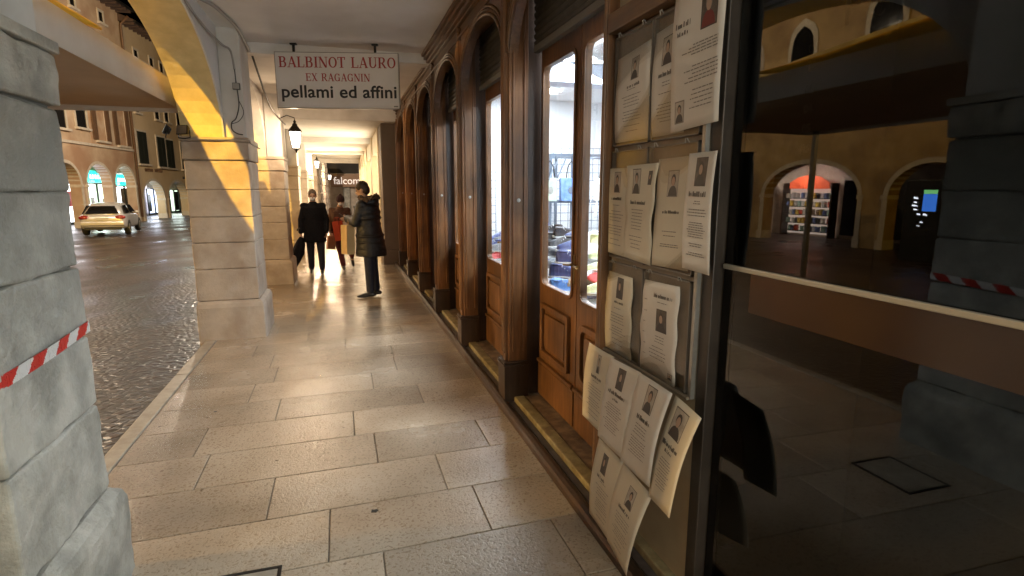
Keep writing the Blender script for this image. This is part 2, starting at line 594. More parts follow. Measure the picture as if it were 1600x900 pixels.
        if bevel > 0:
            b = o.modifiers.new('edge', 'BEVEL'); b.width = bevel; b.segments = seg; b.limit_method = 'ANGLE'; b.angle_limit = R(40)
            b.harden_normals = False
        return o


def thing(name, label, cat, loc=(0, 0, 0), rz=0.0, group=None):
    o = bpy.data.objects.new(name, None)
    S.collection.objects.link(o)
    o.empty_display_size = 0.2
    o.location = loc
    o.rotation_euler = (0, 0, rz)
    o['_o'] = tuple(loc)
    o['label'] = label; o['category'] = cat
    if group: o['group'] = group
    return o


def tag(o, label, cat, group=None):
    o['label'] = label; o['category'] = cat
    if group: o['group'] = group
    return o


def struct(o):
    o['kind'] = 'structure'
    return o


def dup(root, loc=None, rz=None, label=None, group=None, scale=None):
    r = root.copy(); S.collection.objects.link(r)
    if loc is not None: r.location = loc
    if rz is not None: r.rotation_euler = (0, 0, rz)
    if label: r['label'] = label
    if group: r['group'] = group
    if scale: r.scale = scale
    for ch in list(root.children):
        c = ch.copy(); S.collection.objects.link(c); c.parent = r
        for g in ch.children:
            d = g.copy(); S.collection.objects.link(d); d.parent = c
    return r


def arch_strip(mb, x0, x1, y0, y1, zs, ztop, rise, n=18, shape='ellipse'):
    """wall piece (thickness x0..x1) above an arched opening y0..y1, spring zs, up to ztop"""
    yc = (y0 + y1) / 2; a = (y1 - y0) / 2
    def zf(y):
        t = max(-1, min(1, (y - yc) / a))
        return zs + rise * math.sqrt(max(0, 1 - t * t))
    ys = [yc - a * math.cos(PI * i / n) for i in range(n + 1)]
    for i in range(n):
        p, q = ys[i], ys[i + 1]
        zp, zq = zf(p), zf(q)
        mb.quad((x1, p, zp), (x1, q, zq), (x1, q, ztop), (x1, p, ztop))
        mb.quad((x0, q, zq), (x0, p, zp), (x0, p, ztop), (x0, q, ztop))
        mb.quad((x0, p, zp), (x0, q, zq), (x1, q, zq), (x1, p, zp))
    mb.quad((x0, y0, ztop), (x0, y1, ztop), (x1, y1, ztop), (x1, y0, ztop))
    return mb
# ================================================================== GROUND
XK = -1.36          # outer kerb line
# piazza: drops gently away from the arcade
mb = MB()
xs = [-1.44, -2.2, -3.5, -5, -7, -9, -12, -20, -60]
zs_ = [-0.10, -0.12, -0.20, -0.30, -0.42, -0.52, -0.55, -0.55, -0.55]
for i in range(len(xs) - 1):
    mb.quad((xs[i], -40, zs_[i]), (xs[i], 140, zs_[i]), (xs[i + 1], 140, zs_[i + 1]), (xs[i + 1], -40, zs_[i + 1]))
struct(mb.build('piazza_ground', M['cobble'], smooth=True))
# base sheet to the horizon
mb = MB(); mb.quad((-200, -200, -0.75), (200, -200, -0.75), (200, 200, -0.75), (-200, 200, -0.75))
struct(mb.build('ground', M['cobble']))

# pavement slabs, each with its own joint and tone
mb = MB()
rnd = random.Random(5)
G = 0.0024
rows = [2.32 + 0.425 * i for i in range(-16, 64)]
cuts_fixed = {2.32: [-0.13, 0.61], 2.745: [-0.43, 0.475], 3.17: [-0.84, 0.134, 0.827], }
for ri, y0 in enumerate(rows):
    y1 = y0 + 0.425
    key = round(y0, 3)
    if key in cuts_fixed:
        cuts = cuts_fixed[key]
    else:
        c = -1.26 + rnd.uniform(0.3, 1.0); cuts = []
        while c < 1.0:
            cuts.append(c); c += rnd.uniform(0.78, 1.12)
    e = [-1.345] + [c for c in cuts if c < 1.5] + ([1.55] if y0 > -20 else [])
    for a, b in zip(e[:-1], e[1:]):
        sk = 0.022   # the joints run slightly askew
        ya, yb = sk * a, sk * b
        mb.curtone = rnd.uniform(0.78, 1.1)
        g = G
        h = 0.0
        c = 0.003
        P = [(a + g, y0 + g + ya), (b - g, y0 + g + yb), (b - g, y1 - g + yb), (a + g, y1 - g + ya)]
        Q = [(a + g + c, y0 + g + c + ya), (b - g - c, y0 + g + c + yb), (b - g - c, y1 - g - c + yb), (a + g + c, y1 - g - c + ya)]
        n = len(mb.v)
        mb.v += [(x, y, -0.012) for x, y in P] + [(x, y, -0.003) for x, y in P] + [(x, y, h) for x, y in Q]
        mb.face((n + 8, n + 9, n + 10, n + 11))
        for k in range(4):
            l = (k + 1) % 4
            mb.face((n + 4 + k, n + 4 + l, n + 8 + l, n + 8 + k)); mb.face((n + k, n + l, n + 4 + l, n + 4 + k))
tones = list(mb.tone)
o = mb.build('pavement', M['slab'])
struct(o)
ca = o.data.color_attributes.new('tone', 'FLOAT_COLOR', 'CORNER')
k = 0
for p in o.data.polygons:
    t = tones[p.index]
    for li in p.loop_indices:
        ca.data[li].color = (t, t * 0.985, t * 0.96, 1)
mb = MB(); mb.quad((-1.36, -6, -0.012), (1.6, -6, -0.012), (1.6, 32, -0.012), (-1.36, 32, -0.012))
struct(mb.build('pavement_bed', M['joint']))
# kerb stones
mb = MB()
y = -5.0
while y < 31:
    l = 1.7 + rnd.uniform(-0.2, 0.25)
    mb.box(-1.455, y + 0.004, -0.35, -1.348, y + l - 0.004, 0.003)
    y += l
struct(mb.build('kerb', M['kerb'], bevel=0.008))

# drain cover frame cut into the slab by the lower edge
dc = thing('inspection_cover', 'dark square frame of an inspection cover set into the pavement slabs', 'drain cover', (-0.5, 2.15, 0))
mb = MB()
for a in ((-0.62, 2.335, -0.32, 2.35), (-0.335, 2.0, -0.32, 2.335), (-0.62, 2.0, -0.605, 2.335), (-0.62, 1.985, -0.32, 2.0)):
    mb.box(a[0], a[1], -0.006, a[2], a[3], 0.004)
mb.build('frame', M['iron'], dc)
mb = MB(); mb.box(-0.603, 2.002, -0.006, -0.337, 2.333, 0.002); mb.build('lid', M['kerb'], dc)


# ================================================================== ARCADE PILLARS
def course_list(zs):
    return list(zip(zs[:-1], zs[1:]))


CL = bpy.data.textures.new('erosion', 'CLOUDS'); CL.noise_scale = 0.16; CL.noise_depth = 4


def rough_up(o, amount):
    """chipped, eroded stone: fine subdivision pushed in and out by noise"""
    s = o.modifiers.new('fine', 'SUBSURF'); s.subdivision_type = 'SIMPLE'; s.levels = 5; s.render_levels = 5 if amount > 0.01 else 4
    d = o.modifiers.new('erosion', 'DISPLACE'); d.texture = CL; d.texture_coords = 'GLOBAL'; d.strength = amount * 2; d.mid_level = 0.5
    return o


def pillar(name, label, x0, x1, y0, y1, mat='stone', zfoot=0.0, pl=0.42, top=2.12, inner_top=3.24, worn=0.012, seed=1, er=0.008):
    rd = random.Random(seed)
    t = thing(name, label, 'pillar', ((x0 + x1) / 2, (y0 + y1) / 2, zfoot), group=None)
    zs = [pl, 0.76, 1.04, 1.31, 1.59, 1.885]
    mb = MB()
    for a, b in course_list(zs):
        j = rd.uniform(-0.004, 0.004)
        mb.box(x0 + j, y0 + j, a + 0.001, x1 - abs(j) * 0.6, y1 + j, b - 0.001)
    o = mb.build('shaft', M[mat], t, bevel=worn, seg=3); rough_up(o, er)
    mb = MB(); rc = 0.012 + er * 0.9; mb.box(x0 + rc, y0 + rc, zfoot - 0.2, x1 - rc, y1 - rc, 2.06); mb.build('core', M['stone_joint'], t)
    # projecting plinth with a sloped worn top
    e = 0.045
    mb = MB()
    rings = []
    for (q, z) in ((e, -0.30), (e, pl - 0.07), (e * 0.75, pl - 0.03), (0.0, pl - 0.002)):
        rings.append([(x0 - q * 0.3, y0 - q, z), (x1 + q, y0 - q, z), (x1 + q, y1 + q, z), (x0 - q * 0.3, y1 + q, z)])
    mb.loft(rings)
    rough_up(mb.build('plinth', M[mat], t, bevel=worn, seg=3), er)
    # impost: projecting upper course, fillet above
    mb = MB()
    mb.box(x0 - 0.012, y0 - 0.012, 1.893, x1 + 0.010, y1 + 0.012, 2.075)
    rough_up(mb.build('impost', M[mat], t, bevel=0.012, seg=3), er)
    mb = MB(); mb.box(x0 - 0.02, y0 - 0.026, 2.078, x1 + 0.018, y1 + 0.026, top); mb.build('abacus', M[mat], t, bevel=0.006)
    # inner pilaster rising to the ceiling
    mb = MB(); mb.box(-1.115, y0 + 0.05, top + 0.001, x1 - 0.01, y1 - 0.05, inner_top); mb.build('upper_pilaster', M['plaster'], t, bevel=0.01)
    return t


pillar('arcade_pillar', 'nearest grey weathered stone pillar with striped tape across it', -1.50, -0.965, 1.86, 2.50, pl=0.40, worn=0.014, seed=3, er=0.013)
pillar('arcade_pillar', 'pale stone pillar half lit yellow with two floodlights on its corner', -1.50, -0.895, 6.50, 7.18, mat='stone2', worn=0.012, seed=4)
pillar('arcade_pillar', 'brown lit stone pillar carrying the nearest hanging lantern', -1.50, -0.87, 10.1, 10.8, mat='stone2', worn=0.014, seed=5)
pillar('arcade_pillar', 'bright cream stone pillar just behind the man in black', -1.50, -0.90, 13.9, 14.6, mat='stone2', worn=0.012, seed=6, inner_top=2.93)
pillar('arcade_pillar', 'cream pillar next beyond the one behind the man', -1.50, -0.90, 17.5, 18.2, mat='stone2', worn=0.012, seed=7, inner_top=2.88)
pillar('arcade_pillar', 'far pillar behind the second lantern', -1.50, -0.90, 21.2, 21.9, mat='stone2', worn=0.012, seed=8, inner_top=2.88)
pillar('arcade_pillar', 'last pillar at the bright end of the arcade', -1.50, -0.90, 25.0, 25.7, mat='stone2', worn=0.012, seed=9, inner_top=2.88)
pillar('arcade_pillar', 'stone pillar behind the photographer reflected in the dark window', -1.50, -0.95, -2.9, -2.2, worn=0.014, seed=10)
# rusticated stone piers of the next arcade, past the open gap
for i, (x, y, lb) in enumerate(((-1.0, 29.5, 'first banded stone pier past the gap behind the lantern'), (-1.0, 33.0, 'second banded stone pier beyond the gap above the man'),
                                (-0.92, 37.0, 'third banded stone pier above the head of the shopper in the hat'),
                                (-0.85, 41.5, 'farthest banded stone pier at the left end of the lit shop fascia'))):
    t = thing('banded_pier', lb, 'pillar', (x, y, 0))
    for k in range(9):
        pass
    mb = MB()
    for k in range(9):
        j = 0.03 if k % 2 else 0.0
        mb.box(x - 0.55 - j, y, -0.3 + 0.42 * k + 0.01, x + 0.06 + j, y + 0.8, -0.3 + 0.42 * (k + 1) - 0.01)
    mb.build('shaft', M['stone2'], t, bevel=0.02)
    mb = MB(); mb.box(x - 0.6, y - 0.05, 3.5, x + 0.16, y + 0.85, 3.7); mb.build('capital', M['stone2'], t, bevel=0.01)

# ------------------------------------------------------------------ arcade building above the pillars
aw = thing('arcade_building', 'plastered arcade wall with round arches opening onto the square', 'building', (-1.3, 4, 0))
arches = [(-2.2, 1.86, 0.30, 3.30), (2.50, 6.50, 1.0, 3.30), (7.18, 10.1, 0.95, 3.3), (10.8, 13.9, 0.82, 3.1), (14.6, 17.5, 0.7, 3.1), (18.2, 21.2, 0.7, 3.1), (21.9, 25.0, 0.7, 3.1), (-7.5, -2.9, 1.02, 3.3)]  # first arch, out of view, flattened to keep sodium light off the floor
for (a, b, rise, zt) in arches:
    mb = MB(); arch_strip(mb, -1.497, -1.12, a, b, 2.121, zt, rise, n=28)
    mb.build('arch', M['plaster_y'] if a in (2.50,) else M['plaster'], aw)
for (a, b) in ((1.86, 2.5), (6.5, 7.18), (10.1, 10.8), (13.9, 14.6), (17.5, 18.2), (21.2, 21.9), (25.0, 25.7), (-2.9, -2.2)):
    mb = MB(); mb.box(-1.494, a, 2.122, -1.123, b, 3.10 if a > 11 else 3.3); mb.build('pier_wall', M['plaster'], aw)
mb = MB(); mb.box(-1.50, -7.5, 3.302, -1.12, 26.0, 9.5); mb.build('upper_wall', M['plaster'], aw)
# white outlined inner face: plaster skin on the arcade side of the first visible arch
mb = MB(); arch_strip(mb, -1.119, -1.105, 2.50, 6.50, 2.121, 3.24, 1.0, n=28); mb.build('inner_facing', M['plaster'], aw)

# ceilings, stepped bay by bay
def ceil(name, y0, y1, z, x1=1.25):
    mb = MB(); mb.box(-1.12, y0, z, x1, y1, z + 0.1)
    return struct(mb.build(name, M['ceiling']))
ceil('ceiling', -7.5, 7.10, 3.20)
ceil('ceiling', 7.32, 11.5, 3.12)
ceil('ceiling', 11.72, 15.8, 2.93)
ceil('ceiling', 16.0, 26.0, 2.88)
for (y0, y1, z, x1) in ((7.10, 7.32, 3.085, 1.25), (11.5, 11.72, 2.90, 1.25), (15.8, 16.0, 2.80, 1.25), (20.5, 20.7, 2.78, 1.25), (25.8, 26.0, 2.7, 1.25)):
    mb = MB(); mb.box(-1.118, y0, z, x1, y1, z + 0.6 if z > 3 else 3.3)
    tag(mb.build('ceiling_beam', M['plaster'], bevel=0.01), {3.085: 'shallow plaster beam across the ceiling just behind the hanging shop sign', 2.90: 'plaster beam crossing over the three shoppers where the ceiling drops',
        2.80: 'thin dark edged beam beyond the nearest lantern', 2.78: 'beam crossing the bright far ceiling', 2.7: 'last beam at the far mouth of the arcade'}[z], 'beam')
# thin hairline cracks / raised plaster border along the cornice
mb = MB()
for k in range(5):
    mb.box(1.02 - 0.035 * k - 0.03, -3, 3.2 - 0.022 * (5 - k), 1.02 - 0.035 * k, 4.6, 3.1995)
tag(mb.build('plaster_cornice', M['plaster'], bevel=0.004), 'stepped plaster moulding between ceiling and wooden shopfront', 'moulding')

# ------------------------------------------------------------------ right-hand building past the shopfront
M['pier_br'] = pm('brown_shaded_pier', (0.13, 0.095, 0.065), (0.17, 0.125, 0.09), 2, 0.6, coord='World')  # shadow on the pier put into its dark brown base colour
rb = thing('corner_pier', 'broad wall pier, its shadow painted dark brown, ending the wooden shopfront', 'pier', (1.1, 12.4, 0))
mb = MB(); mb.box(0.86, 12.15, -0.2, 1.6, 12.9, 2.93); mb.build('shaft', M['pier_br'], rb, bevel=0.02)
mb = MB(); mb.box(0.82, 12.10, -0.2, 1.6, 12.95, 0.32); mb.build('plinth', M['pier_br'], rb, bevel=0.02)
M['cream'] = pm('cream_shop_frame', (0.66, 0.58, 0.42), (0.74, 0.66, 0.5), 6, 0.5, coord='World')
M['lit_win'] = emit('lit_shop_window', (1.0, 0.84, 0.58), 1.6)
fs = thing('lit_shop_row', 'row of brightly lit cream framed shop windows beyond the dark pier', 'shopfront', (1.0, 19, 0))
for y in (12.96, 15.6, 16.0, 18.6, 20.8, 23.2, 25.6):
    mb = MB(); mb.box(0.84, y, -0.2, 1.05, y + 0.22, 2.93)
    mb.build('frame_post', M['cream'], fs, bevel=0.01)
mb = MB(); mb.box(0.88, 12.96, 2.45, 1.05, 25.8, 2.93); mb.build('header', M['cream'], fs)
mb = MB(); mb.box(0.90, 12.96, -0.2, 1.05, 25.8, 0.35); mb.build('stall_riser', M['cream'], fs)
for a, b in ((13.2, 15.58), (16.24, 18.58), (18.84, 20.78), (21.04, 23.18), (23.44, 25.58)):
    mb = MB(); mb.box(0.99, a, 0.352, 1.0, b, 2.448); mb.build('window', M['lit_win'], fs)
mb = MB(); mb.box(1.06, 12.96, -0.2, 1.6, 25.8, 3.2); mb.build('back_wall', M['black_room'], fs)

# ------------------------------------------------------------------ building facing us at the far end with its fascia
M['fascia_b'] = pm('brown_shop_fascia', (0.32, 0.19, 0.12), (0.38, 0.24, 0.16), 3, 0.6)
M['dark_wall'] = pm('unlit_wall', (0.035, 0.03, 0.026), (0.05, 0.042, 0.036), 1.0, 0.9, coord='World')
fb = thing('far_building', 'dark building closing the street behind the shoppers', 'building', (1.5, 44, 0))
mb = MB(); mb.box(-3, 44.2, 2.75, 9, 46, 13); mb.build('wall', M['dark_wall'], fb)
mb = MB(); mb.box(-3, 44.3, -0.5, 9, 46, 2.74); mb.build('ground_floor', M['stone2'], fb)
mb = MB()
for x in (-2.4, 0.2, 1.9, 3.4): mb.box(x, 44.15, -0.5, x + 0.5, 44.32, 1.95)
mb.build('door_surround', M['stone'], fb)
M['blue_lit'] = emit('blue_lit_sign', (0.16, 0.25, 0.95), 1.6)
M['white_lit'] = emit('white_lit_letters', (1.0, 0.88, 0.78), 0.40)
fsn = thing('shop_fascia_sign', 'brown shop fascia with pale lowercase letters above the shoppers', 'sign', (1.2, 44.0, 2.2))
mb = MB(); mb.box(-0.62, 43.96, 1.74, 3.2, 44.14, 2.68); mb.build('board', M['fascia_b'], fsn, bevel=0.01)


def text(body, size, loc, rot, mat, parent=None, name='lettering', bold=0.0, ext=0.002, sx=1.0, align='LEFT', spacing=1.0):
    c = bpy.data.curves.new(name, 'FONT')
    c.body = body; c.size = size; c.extrude = ext; c.offset = bold; c.align_x = align; c.space_character = spacing
    o = bpy.data.objects.new(name + '_tmp', c)
    S.collection.objects.link(o)
    o.rotation_euler = rot; o.location = loc; o.scale = (sx, 1, 1)
    bpy.context.view_layer.update()
    dg = bpy.context.evaluated_depsgraph_get()
    me = bpy.data.meshes.new_from_object(o.evaluated_get(dg))
    mw = o.matrix_world.copy()
    bpy.data.objects.remove(o)
    me.transform(mw)
    if parent is not None:
        o3 = parent.get('_o', (0, 0, 0))
        me.transform(Matrix.Translation((-o3[0], -o3[1], -o3[2])))
    me.materials.clear(); me.materials.append(mat)
    n = bpy.data.objects.new(name, me)
    S.collection.objects.link(n)
    if parent is not None:
        n.parent = parent; n['_o'] = tuple(parent.get('_o', (0, 0, 0)))
    return n


text('falcome', 0.74, (-0.42, 43.94, 1.95), (R(90), 0, 0), M['white_lit'], fsn, bold=0.004, sx=0.98)
bs = thing('blue_sign', 'small blue lit sign below the fascia by the woman in the hooded coat', 'sign', (2.3, 43.8, 1.4))
mb = MB(); mb.box(2.0, 43.86, 1.30, 2.75, 43.93, 1.72); mb.build('lit_face', M['blue_lit'], bs)
mb = MB(); mb.box(1.97, 43.94, 1.27, 2.78, 43.99, 1.75); mb.build('housing', M['iron'], bs)

# ================================================================== LANTERNS
def lantern(loc, label, s=1.0, wall_dx=-0.18):
    t = thing('wall_lantern', label, 'lantern', loc, group='lanterns along the arcade')
    x, y, z = loc
    L4 = [(math.cos(a), math.sin(a)) for a in (PI / 4, 3 * PI / 4, 5 * PI / 4, 7 * PI / 4)]
    lo, hi = 0.085 * s, 0.135 * s
    zb, zt = z - 0.17 * s, z + 0.12 * s
    mb = MB()
    mb.loft([[(x + p[0] * lo, y + p[1] * lo, zb) for p in L4], [(x + p[0] * hi, y + p[1] * hi, zt) for p in L4]])
    o = mb.build('lit_pane', M['lant'], t)
    mb = MB()
    for i in range(4):
        p = L4[i]; q = L4[(i + 1) % 4]
        mb.tube([(x + p[0] * lo * 1.04, y + p[1] * lo * 1.04, zb), (x + p[0] * hi * 1.04, y + p[1] * hi * 1.04, zt)], 0.007 * s, 6)
        mb.tube([(x + p[0] * hi * 1.04, y + p[1] * hi * 1.04, zt), (x + q[0] * hi * 1.04, y + q[1] * hi * 1.04, zt)], 0.008 * s, 6)
        mb.tube([(x + p[0] * lo * 1.04, y + p[1] * lo * 1.04, zb), (x + q[0] * lo * 1.04, y + q[1] * lo * 1.04, zb)], 0.007 * s, 6)
    mb.build('frame', M['iron'], t)
    mb = MB()
    mb.loft([[(x + p[0] * r * s, y + p[1] * r * s, zt + h * s) for p in L4] for r, h in ((0.16, 0.0), (0.15, 0.02), (0.075, 0.09), (0.06, 0.10), (0.055, 0.13), (0.02, 0.155))])
    mb.lathe([(0.02 * s, 0.155 * s), (0.028 * s, 0.17 * s), (0.018 * s, 0.19 * s), (0.003, 0.21 * s)], (x, y, zt), 10)
    mb.build('cap', M['iron'], t)
    mb = MB(); mb.lathe([(0.05 * s, 0), (0.06 * s, -0.012), (0.02 * s, -0.04), (0.012 * s, -0.07)], (x, y, zb), 10); mb.build('finial', M['iron'], t)
    mb = MB()
    mb.tube([(x, y, zt + 0.2 * s), (x, y, zt + 0.24 * s), (x + wall_dx * 0.5, y, zt + 0.28 * s), (x + wall_dx, y, zt + 0.22 * s)], 0.009 * s, 6)
    mb.build('bracket', M['iron'], t)
    return t


def glow_glass(name, color, strength):
    m = bpy.data.materials.new(name); m.use_nodes = True
    n = m.node_tree; n.nodes.clear()
    out = n.nodes.new('ShaderNodeOutputMaterial')
    a = n.nodes.new('ShaderNodeAddShader'); t = n.nodes.new('ShaderNodeBsdfTransparent'); e = n.nodes.new('ShaderNodeEmission')
    e.inputs[0].default_value = (*color, 1); e.inputs[1].default_value = strength
    n.links.new(t.outputs[0], a.inputs[0]); n.links.new(e.outputs[0], a.inputs[1]); n.links.new(a.outputs[0], out.inputs[0])
    return m


M['lant'] = glow_glass('glowing_lantern_glass', (1.0, 0.90, 0.76), 3.0)
lantern(LAN[0], 'nearest glowing four sided lantern on the brown pillar', 0.88, -0.22)
lantern(LAN[1], 'second glowing lantern above the man in black', 0.8)
lantern(LAN[2], 'farthest small glowing lantern above the hatted shopper', 0.9, -0.2)
lantern(LAN[3], 'lantern on the pillar behind the photographer', 1.0, -0.2)
# ================================================================== WOODEN SHOPFRONT
sf = thing('wooden_shopfront', 'dark varnished wooden shopfront with arched bays and glazed doors', 'shopfront', (1.2, 7, 0))
XF = 1.11    # front plane of the pilasters
XD = 1.36    # door plane
pil = [(3.78, 3.93), (5.34, 5.49), (6.92, 7.07), (8.45, 8.60), (9.96, 10.11), (11.45, 11.60)]
ENDY = 12.15
# rounded foot rail and steps
mb = MB()
prof = [(1.05, 0.0), (1.05, 0.035), (1.06, 0.052), (1.08, 0.06), (1.105, 0.056), (1.118, 0.04), (1.125, 0.0)]
mb.prism(prof, 'y', 1.3, ENDY)
mb.build('foot_rail', M['wood_dark'], sf, smooth=False, bevel=0.003)
M['dark_ch'] = pm('dark_worn_sill', (0.055, 0.045, 0.042), (0.12, 0.10, 0.10), 10, 0.35, coord='World')
mb = MB(); mb.box(1.125, 1.3, -0.05, 1.165, ENDY, 0.038); mb.build('sill_channel', M['dark_ch'], sf)
mb = MB(); mb.box(1.166, 1.3, -0.05, 1.245, ENDY, 0.075); mb.build('threshold_strip', M['thresh'], sf, bevel=0.008)
mb = MB(); mb.box(1.246, 1.3, -0.05, 1.50, ENDY, 0.070); mb.build('threshold', M['thresh_b'], sf, bevel=0.003)


def pilaster(y0, y1):
    mb = MB()
    # stepped, moulded post; deep side cheek running back to the door plane
    mb.box(XF, y0 + 0.035, 0.34, 1.20, y1 - 0.035, 2.95)
    mb.box(XF + 0.02, y0 + 0.006, 0.34, 1.27, y1 - 0.006, 2.95)
    for yy in (y0 + 0.047, (y0 + y1) / 2, y1 - 0.047):
        mb.tube([(XF - 0.002, yy, 0.40), (XF - 0.002, yy, 2.9)], 0.009, 8)
    # raised fillets on the side facing along the arcade
    for x in (XF + 0.045, XF + 0.125):
        for ys in (y0 + 0.004, y1 - 0.004):
            mb.box(x, ys - 0.006, 0.42, x + 0.012, ys + 0.006, 2.9)
    mb.build('pilaster', M['wood'], sf, bevel=0.004)
    mb = MB()
    mb.box(1.272, y0 + 0.02, 0.075, 1.42, y1 - 0.02, 3.1)
    mb.build('door_jamb', M['wood_dark'], sf, bevel=0.004)
    mb = MB()
    mb.box(XF - 0.02, y0 - 0.012, 0.04, 1.275, y1 + 0.012, 0.31)
    mb.box(XF - 0.028, y0 - 0.020, 0.312, 1.277, y1 + 0.020, 0.326)
    mb.box(XF - 0.022, y0 - 0.014, 0.328, 1.276, y1 + 0.014, 0.345)
    mb.build('pilaster_base', M['wood_dark'], sf, bevel=0.004)
    # worn iron ring / screw plate on the cheek
    mb = MB(); mb.lathe([(0.012, 0), (0.014, 0.003), (0.006, 0.006)], (0, 0, 0), 10)
    M4 = Matrix.Translation((1.20, y0 + 0.004, 1.52)) @ Matrix.Rotation(R(90), 4, 'X')
    mb.v = [tuple(M4 @ Vector(p)) for p in mb.v]
    mb.build('screw_plate', M['metal'], sf)


for a, b in pil: pilaster(a, b)
bays = [(2.40, 3.78), (3.93, 5.34), (5.49, 6.92), (7.07, 8.45), (8.60, 9.96), (10.11, 11.45), (11.60, 12.14)]
SPR, RISE = 2.50, 0.42
for i, (a, b) in enumerate(bays[:6]):
    mb = MB(); arch_strip(mb, 1.135, 1.20, a, b, SPR, 2.985, RISE, n=24)
    mb.build('arch_board', M['wood_h'], sf)
    # moulded archivolt: two concentric beads
    yc = (a + b) / 2; ra = (b - a) / 2
    mb = MB()
    for off, r, x in ((0.018, 0.014, 1.128), (0.055, 0.009, 1.130), (0.085, 0.012, 1.130)):
        pts = [(x, yc - (ra + off) * math.cos(PI * k / 28), SPR + (RISE + off * 0.8) * math.sin(PI * k / 28)) for k in range(29)]
        pts = [p for p in pts if p[2] < 2.98]
        mb.tube(pts, r, 6)
    mb.build('archivolt', M['wood_h'], sf, smooth=True)
# frieze and cornice
mb = MB()
mb.box(1.14, 1.3, 2.985, 1.30, ENDY, 3.12)
mb.build('frieze', M['wood_h'], sf)
mb = MB()
for (x, z0, z1) in ((1.12, 2.975, 2.995), (1.105, 3.075, 3.095), (1.075, 3.095, 3.13), (1.045, 3.13, 3.165), (1.02, 3.165, 3.20)):
    mb.box(x, 1.3, z0, 1.32, ENDY, z1)
mb.build('cornice', M['wood_h'], sf, bevel=0.006)
# carved leaf bosses over each pilaster
for a, b in pil:
    y = (a + b) / 2
    mb = MB()
    for dy, dz, r in ((0, 0, 0.03), (-0.035, 0.012, 0.018), (0.035, 0.012, 0.018), (0, -0.035, 0.02), (0, 0.032, 0.016)):
        mb.ellipsoid((1.128, y + dy, 3.035 + dz), (0.018, r, r), seg=10, n=6)
    mb.build('carved_boss', M['wood_h'], sf, smooth=True)
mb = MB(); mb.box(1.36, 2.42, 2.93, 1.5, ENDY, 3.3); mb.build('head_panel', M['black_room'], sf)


def rrect(y0, y1, z0, z1, r, n=5):
    P = []
    for cy, cz, a0 in ((y1 - r, z1 - r, 0), (y0 + r, z1 - r, 90), (y0 + r, z0 + r, 180), (y1 - r, z0 + r, 270)):
        for k in range(n + 1):
            t = R(a0 + 90 * k / n); P.append((cy + r * math.cos(t), cz + r * math.sin(t)))
    return P


def ring(mb, outer, inner, x0, x1):
    """flat frame between two closed loops with the same count, thickness x0..x1"""
    k = len(outer); n = len(mb.v)
    mb.v += [(x0, *p) for p in outer] + [(x0, *p) for p in inner] + [(x1, *p) for p in outer] + [(x1, *p) for p in inner]
    for i in range(k):
        j = (i + 1) % k
        mb.face((n + i, n + j, n + k + j, n + k + i)); mb.face((n + 2 * k + i, n + 3 * k + i, n + 3 * k + j, n + 2 * k + j))
        mb.face((n + k + i, n + k + j, n + 3 * k + j, n + 3 * k + i)); mb.face((n + i, n + 2 * k + i, n + 2 * k + j, n + j))


def rect_like(y0, y1, z0, z1, n=5):
    """rectangle sampled to match rrect's vertex count"""
    P = []
    for cy, cz in ((y1, z1), (y0, z1), (y0, z0), (y1, z0)):
        P += [(cy, cz)] * (n + 1)
    return P


M['brass'] = pm('worn_brass', (0.30, 0.20, 0.07), (0.18, 0.12, 0.05), 20, 0.35, metal=0.9)


def door_leaf(y0, y1, glazed=True, ztop=2.555, m='wood', round_panel=False):
    g0, g1, gz0, gz1 = y0 + 0.068, y1 - 0.055, 0.93, 2.40
    mb = MB()
    if glazed:
        ring(mb, rect_like(y0, y1, 0.08, ztop), rrect(g0, g1, gz0, gz1, 0.05), XD, XD + 0.04)
    else:
        mb.box(XD, y0, 0.08, XD + 0.04, y1, ztop)
    d = mb.build('door', M[m], sf, bevel=0.003)
    if glazed:
        mb = MB(); ring(mb, rrect(g0 - 0.018, g1 + 0.018, gz0 - 0.018, gz1 + 0.018, 0.06), rrect(g0 + 0.004, g1 - 0.004, gz0 + 0.004, gz1 - 0.004, 0.045), XD - 0.012, XD - 0.001)
        mb.build('glazing_bead', M['wood'], d, bevel=0.004)
        mb = MB(); mb.box(XD + 0.018, g0 - 0.01, gz0 - 0.01, XD + 0.022, g1 + 0.01, gz1 + 0.01)
        mb.build('glass', M['glass'], d)
    # raised lower panels
    mb = MB()
    pz0, pz1 = (0.42, 0.80)
    r = 0.05 if round_panel else 0.008
    ring(mb, rrect(y0 + 0.08, y1 - 0.08, pz0, pz1, r + 0.01), rrect(y0 + 0.115, y1 - 0.115, pz0 + 0.035, pz1 - 0.035, r), XD - 0.028, XD - 0.001)
    mb.prism(rrect(y0 + 0.15, y1 - 0.15, pz0 + 0.07, pz1 - 0.07, r * 0.6), 'x', XD - 0.020, XD - 0.001)
    mb.box(XD - 0.026, y0 + 0.01, 0.345, XD - 0.001, y1 - 0.01, 0.368)
    mb.box(XD - 0.012, y0 + 0.006, 0.09, XD - 0.001, y1 - 0.006, 0.33)
    if not glazed:
        ring(mb, rrect(y0 + 0.08, y1 - 0.08, 0.92, 2.38, r + 0.01), rrect(y0 + 0.115, y1 - 0.115, 0.955, 2.345, r), XD - 0.018, XD - 0.001)
    mb.build('lower_panel', M[m], d, bevel=0.004)
    # lever handle, key plate
    hy = y1 - 0.035 if round_panel else y0 + 0.035
    mb = MB(); mb.box(XD - 0.006, hy - 0.014, 1.02, XD - 0.0005, hy + 0.014, 1.20)
    mb.tube([(XD - 0.004, hy, 1.14), (XD - 0.045, hy, 1.14), (XD - 0.048, hy + (0.06 if not round_panel else -0.06), 1.135)], 0.007, 8)
    mb.build('handle', M['brass'], d)
    return d


